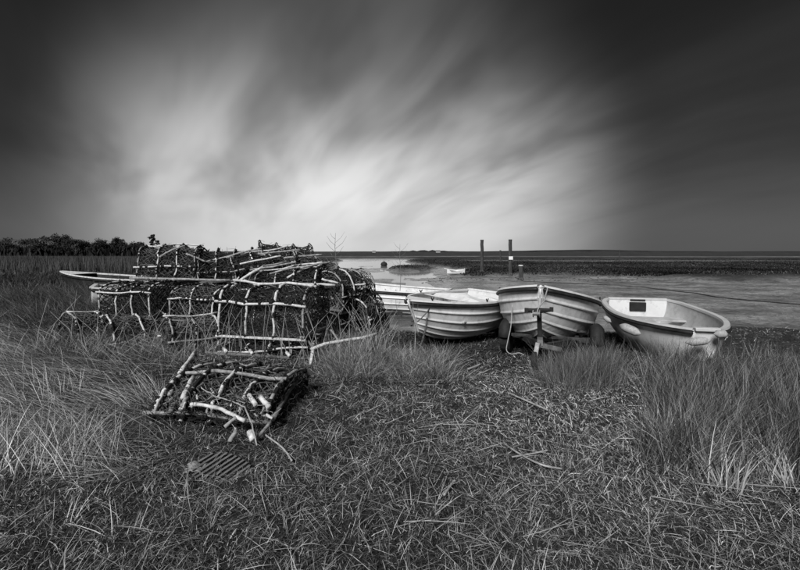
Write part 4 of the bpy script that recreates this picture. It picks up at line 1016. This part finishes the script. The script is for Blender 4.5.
# slatted tray in the grass
def tray():
    c = G(222, 474); rt = empty('slatted_tray', c + Vector((0, 0, .03)), (R(10), R(-6), R(62))); tag(rt, 'rounded slatted pot base half hidden in the foreground grass', 'slatted base')
    n_ = 11; w_ = .36; h_ = .26
    for i in range(n_):
        u = -1 + 2 * i / (n_ - 1); hl = h_ / 2 * math.sqrt(max(.12, 1 - (abs(u)) ** 2.6 * .75)); b = MB(); yy = u * w_ / 2 * .9
        b.beam((-hl, yy, random.uniform(-.003, .003)), (hl, yy, random.uniform(-.003, .003)), .014, .012); b.build('slat', 'pot_timber', rt)
    b = MB(); b.tube([(.115 * 1.2 * math.cos(a) * (1.05), .18 * math.sin(a) * 1.02, -.012) for a in [2 * math.pi * i / 30 for i in range(31)]], .009, 6); b.build('rim', 'steel_dark', rt, smooth=True)
    rt.location.z -= .012
    for s in (-.06, .06):
        b = MB(); b.beam((s, -.16, -.012), (s, .16, -.012), .02, .01); b.build('crossbar', 'steel_dark', rt)
tray()
p = G(196, 472); b = MB(); rows = []
for i in range(8):
    rows.append([(p.x + (i - 3.5) * .016 + random.uniform(-.008, .008), p.y + (j - 3.5) * .016 + random.uniform(-.008, .008), p.z + .05 + random.uniform(-.02, .02) - .002 * ((i - 3.5) ** 2 + (j - 3.5) ** 2)) for j in range(8)])
b.grid(rows); tag(b.build('rag', 'cloth', None, smooth=True, solid=.004), 'crumpled pale rag beside the slatted pot base', 'rag')

# dead branches and sticks lying on the grass
def branch(pts, r, label, nm='dead_branch', m='drift'):
    q = [G(a, b_) + Vector((0, 0, .03)) for a, b_ in pts]; o = rope(nm, q, r, label, m, cat='branch'); o['group'] = 'dead branches lying in the grass'; return o
branch([(640, 448), (660, 455), (690, 470), (720, 474)], .007, 'long curved branch low down at the right')
branch([(504, 448), (520, 459), (542, 470), (562, 474)], .006, 'thin curved branch in the middle foreground') 
branch([(508, 396), (528, 405), (548, 414)], .008, 'straight pale stem on the trodden grass')
branch([(512, 462), (530, 459), (548, 455)], .005, 'short twig crossing the middle foreground branch')
branch([(444, 501), (452, 489), (455, 486)], .007, 'stubby pale twig near the bottom centre')
branch([(612, 360), (622, 372), (632, 385)], .008, 'bare stick leaning in the grass before the cream dinghy')
branch([(468, 372), (476, 369), (480, 367)], .012, 'small pale stick on the ground before the white dinghy')
branch([(262, 437), (282, 452), (292, 466)], .006, 'thin stem running down from the crushed pot')
# pale stalks standing across the pots
def stalks(n_, x0, x1, y0, y1, label, seed):
    rs = random.Random(seed); rt = MB()
    for i in range(n_):
        q = Vector((rs.uniform(x0, x1), rs.uniform(y0, y1), 0)); q.z = tz(q.x, q.y); h = rs.uniform(.3, .75); a = rs.uniform(0, 6.28); l_ = rs.uniform(.05, .5)
        rt.tube([q, q + Vector((math.cos(a) * l_ * .3, math.sin(a) * l_ * .3, h * .5)), q + Vector((math.cos(a) * l_, math.sin(a) * l_, h))], [.004, .003, .0015], 4)
    tag(rt.build('dry_stalks', 'drift'), label, 'stalks', kind='stuff')
stalks(70, -2.6, -.25, 4.75, 5.2, 'long thin dry stalks crossing the front of the pots', 3)
stalks(22, -.6, .25, 4.9, 5.6, 'a few dry stalks before the far white boat', 4)
stalks(36, -4.6, -2.6, 5.0, 5.7, 'dry stalks in front of the left-hand sunk pots', 5)
# tall weed against the sky
def weed(px, py, ytop, Y, label):
    a = P(px, py, Y); h = CAM_H - (ytop - HOR) / F * Y - a.z; rt = empty('dead_weed', a); tag(rt, label, 'weed')
    b = MB(); b.tube([(0, 0, 0), (.02, 0, h * .4), (-.01, 0, h * .75), (0, 0, h)], [.007, .005, .004, .002], 5); b.build('stem', 'stem_dry', rt)
    for i in range(9):
        z = h * (.45 + .055 * i); s = 1 if i % 2 else -1; l_ = random.uniform(.08, .20); b = MB(); b.tube([(0, 0, z), (s * l_ * .6, random.uniform(-.05, .05), z + l_ * .5), (s * l_, random.uniform(-.05, .05), z + l_ * 1.1)], [.003, .0025, .0015], 4); b.build('twig', 'stem_dry', rt)
weed(335.5, 290, 233, 6.9, 'tall dead weed standing above the heap against the sky')
weed(400, 292, 244, 9.5, 'faint dead weed in front of the pale creek')
bpy.context.view_layer.update()
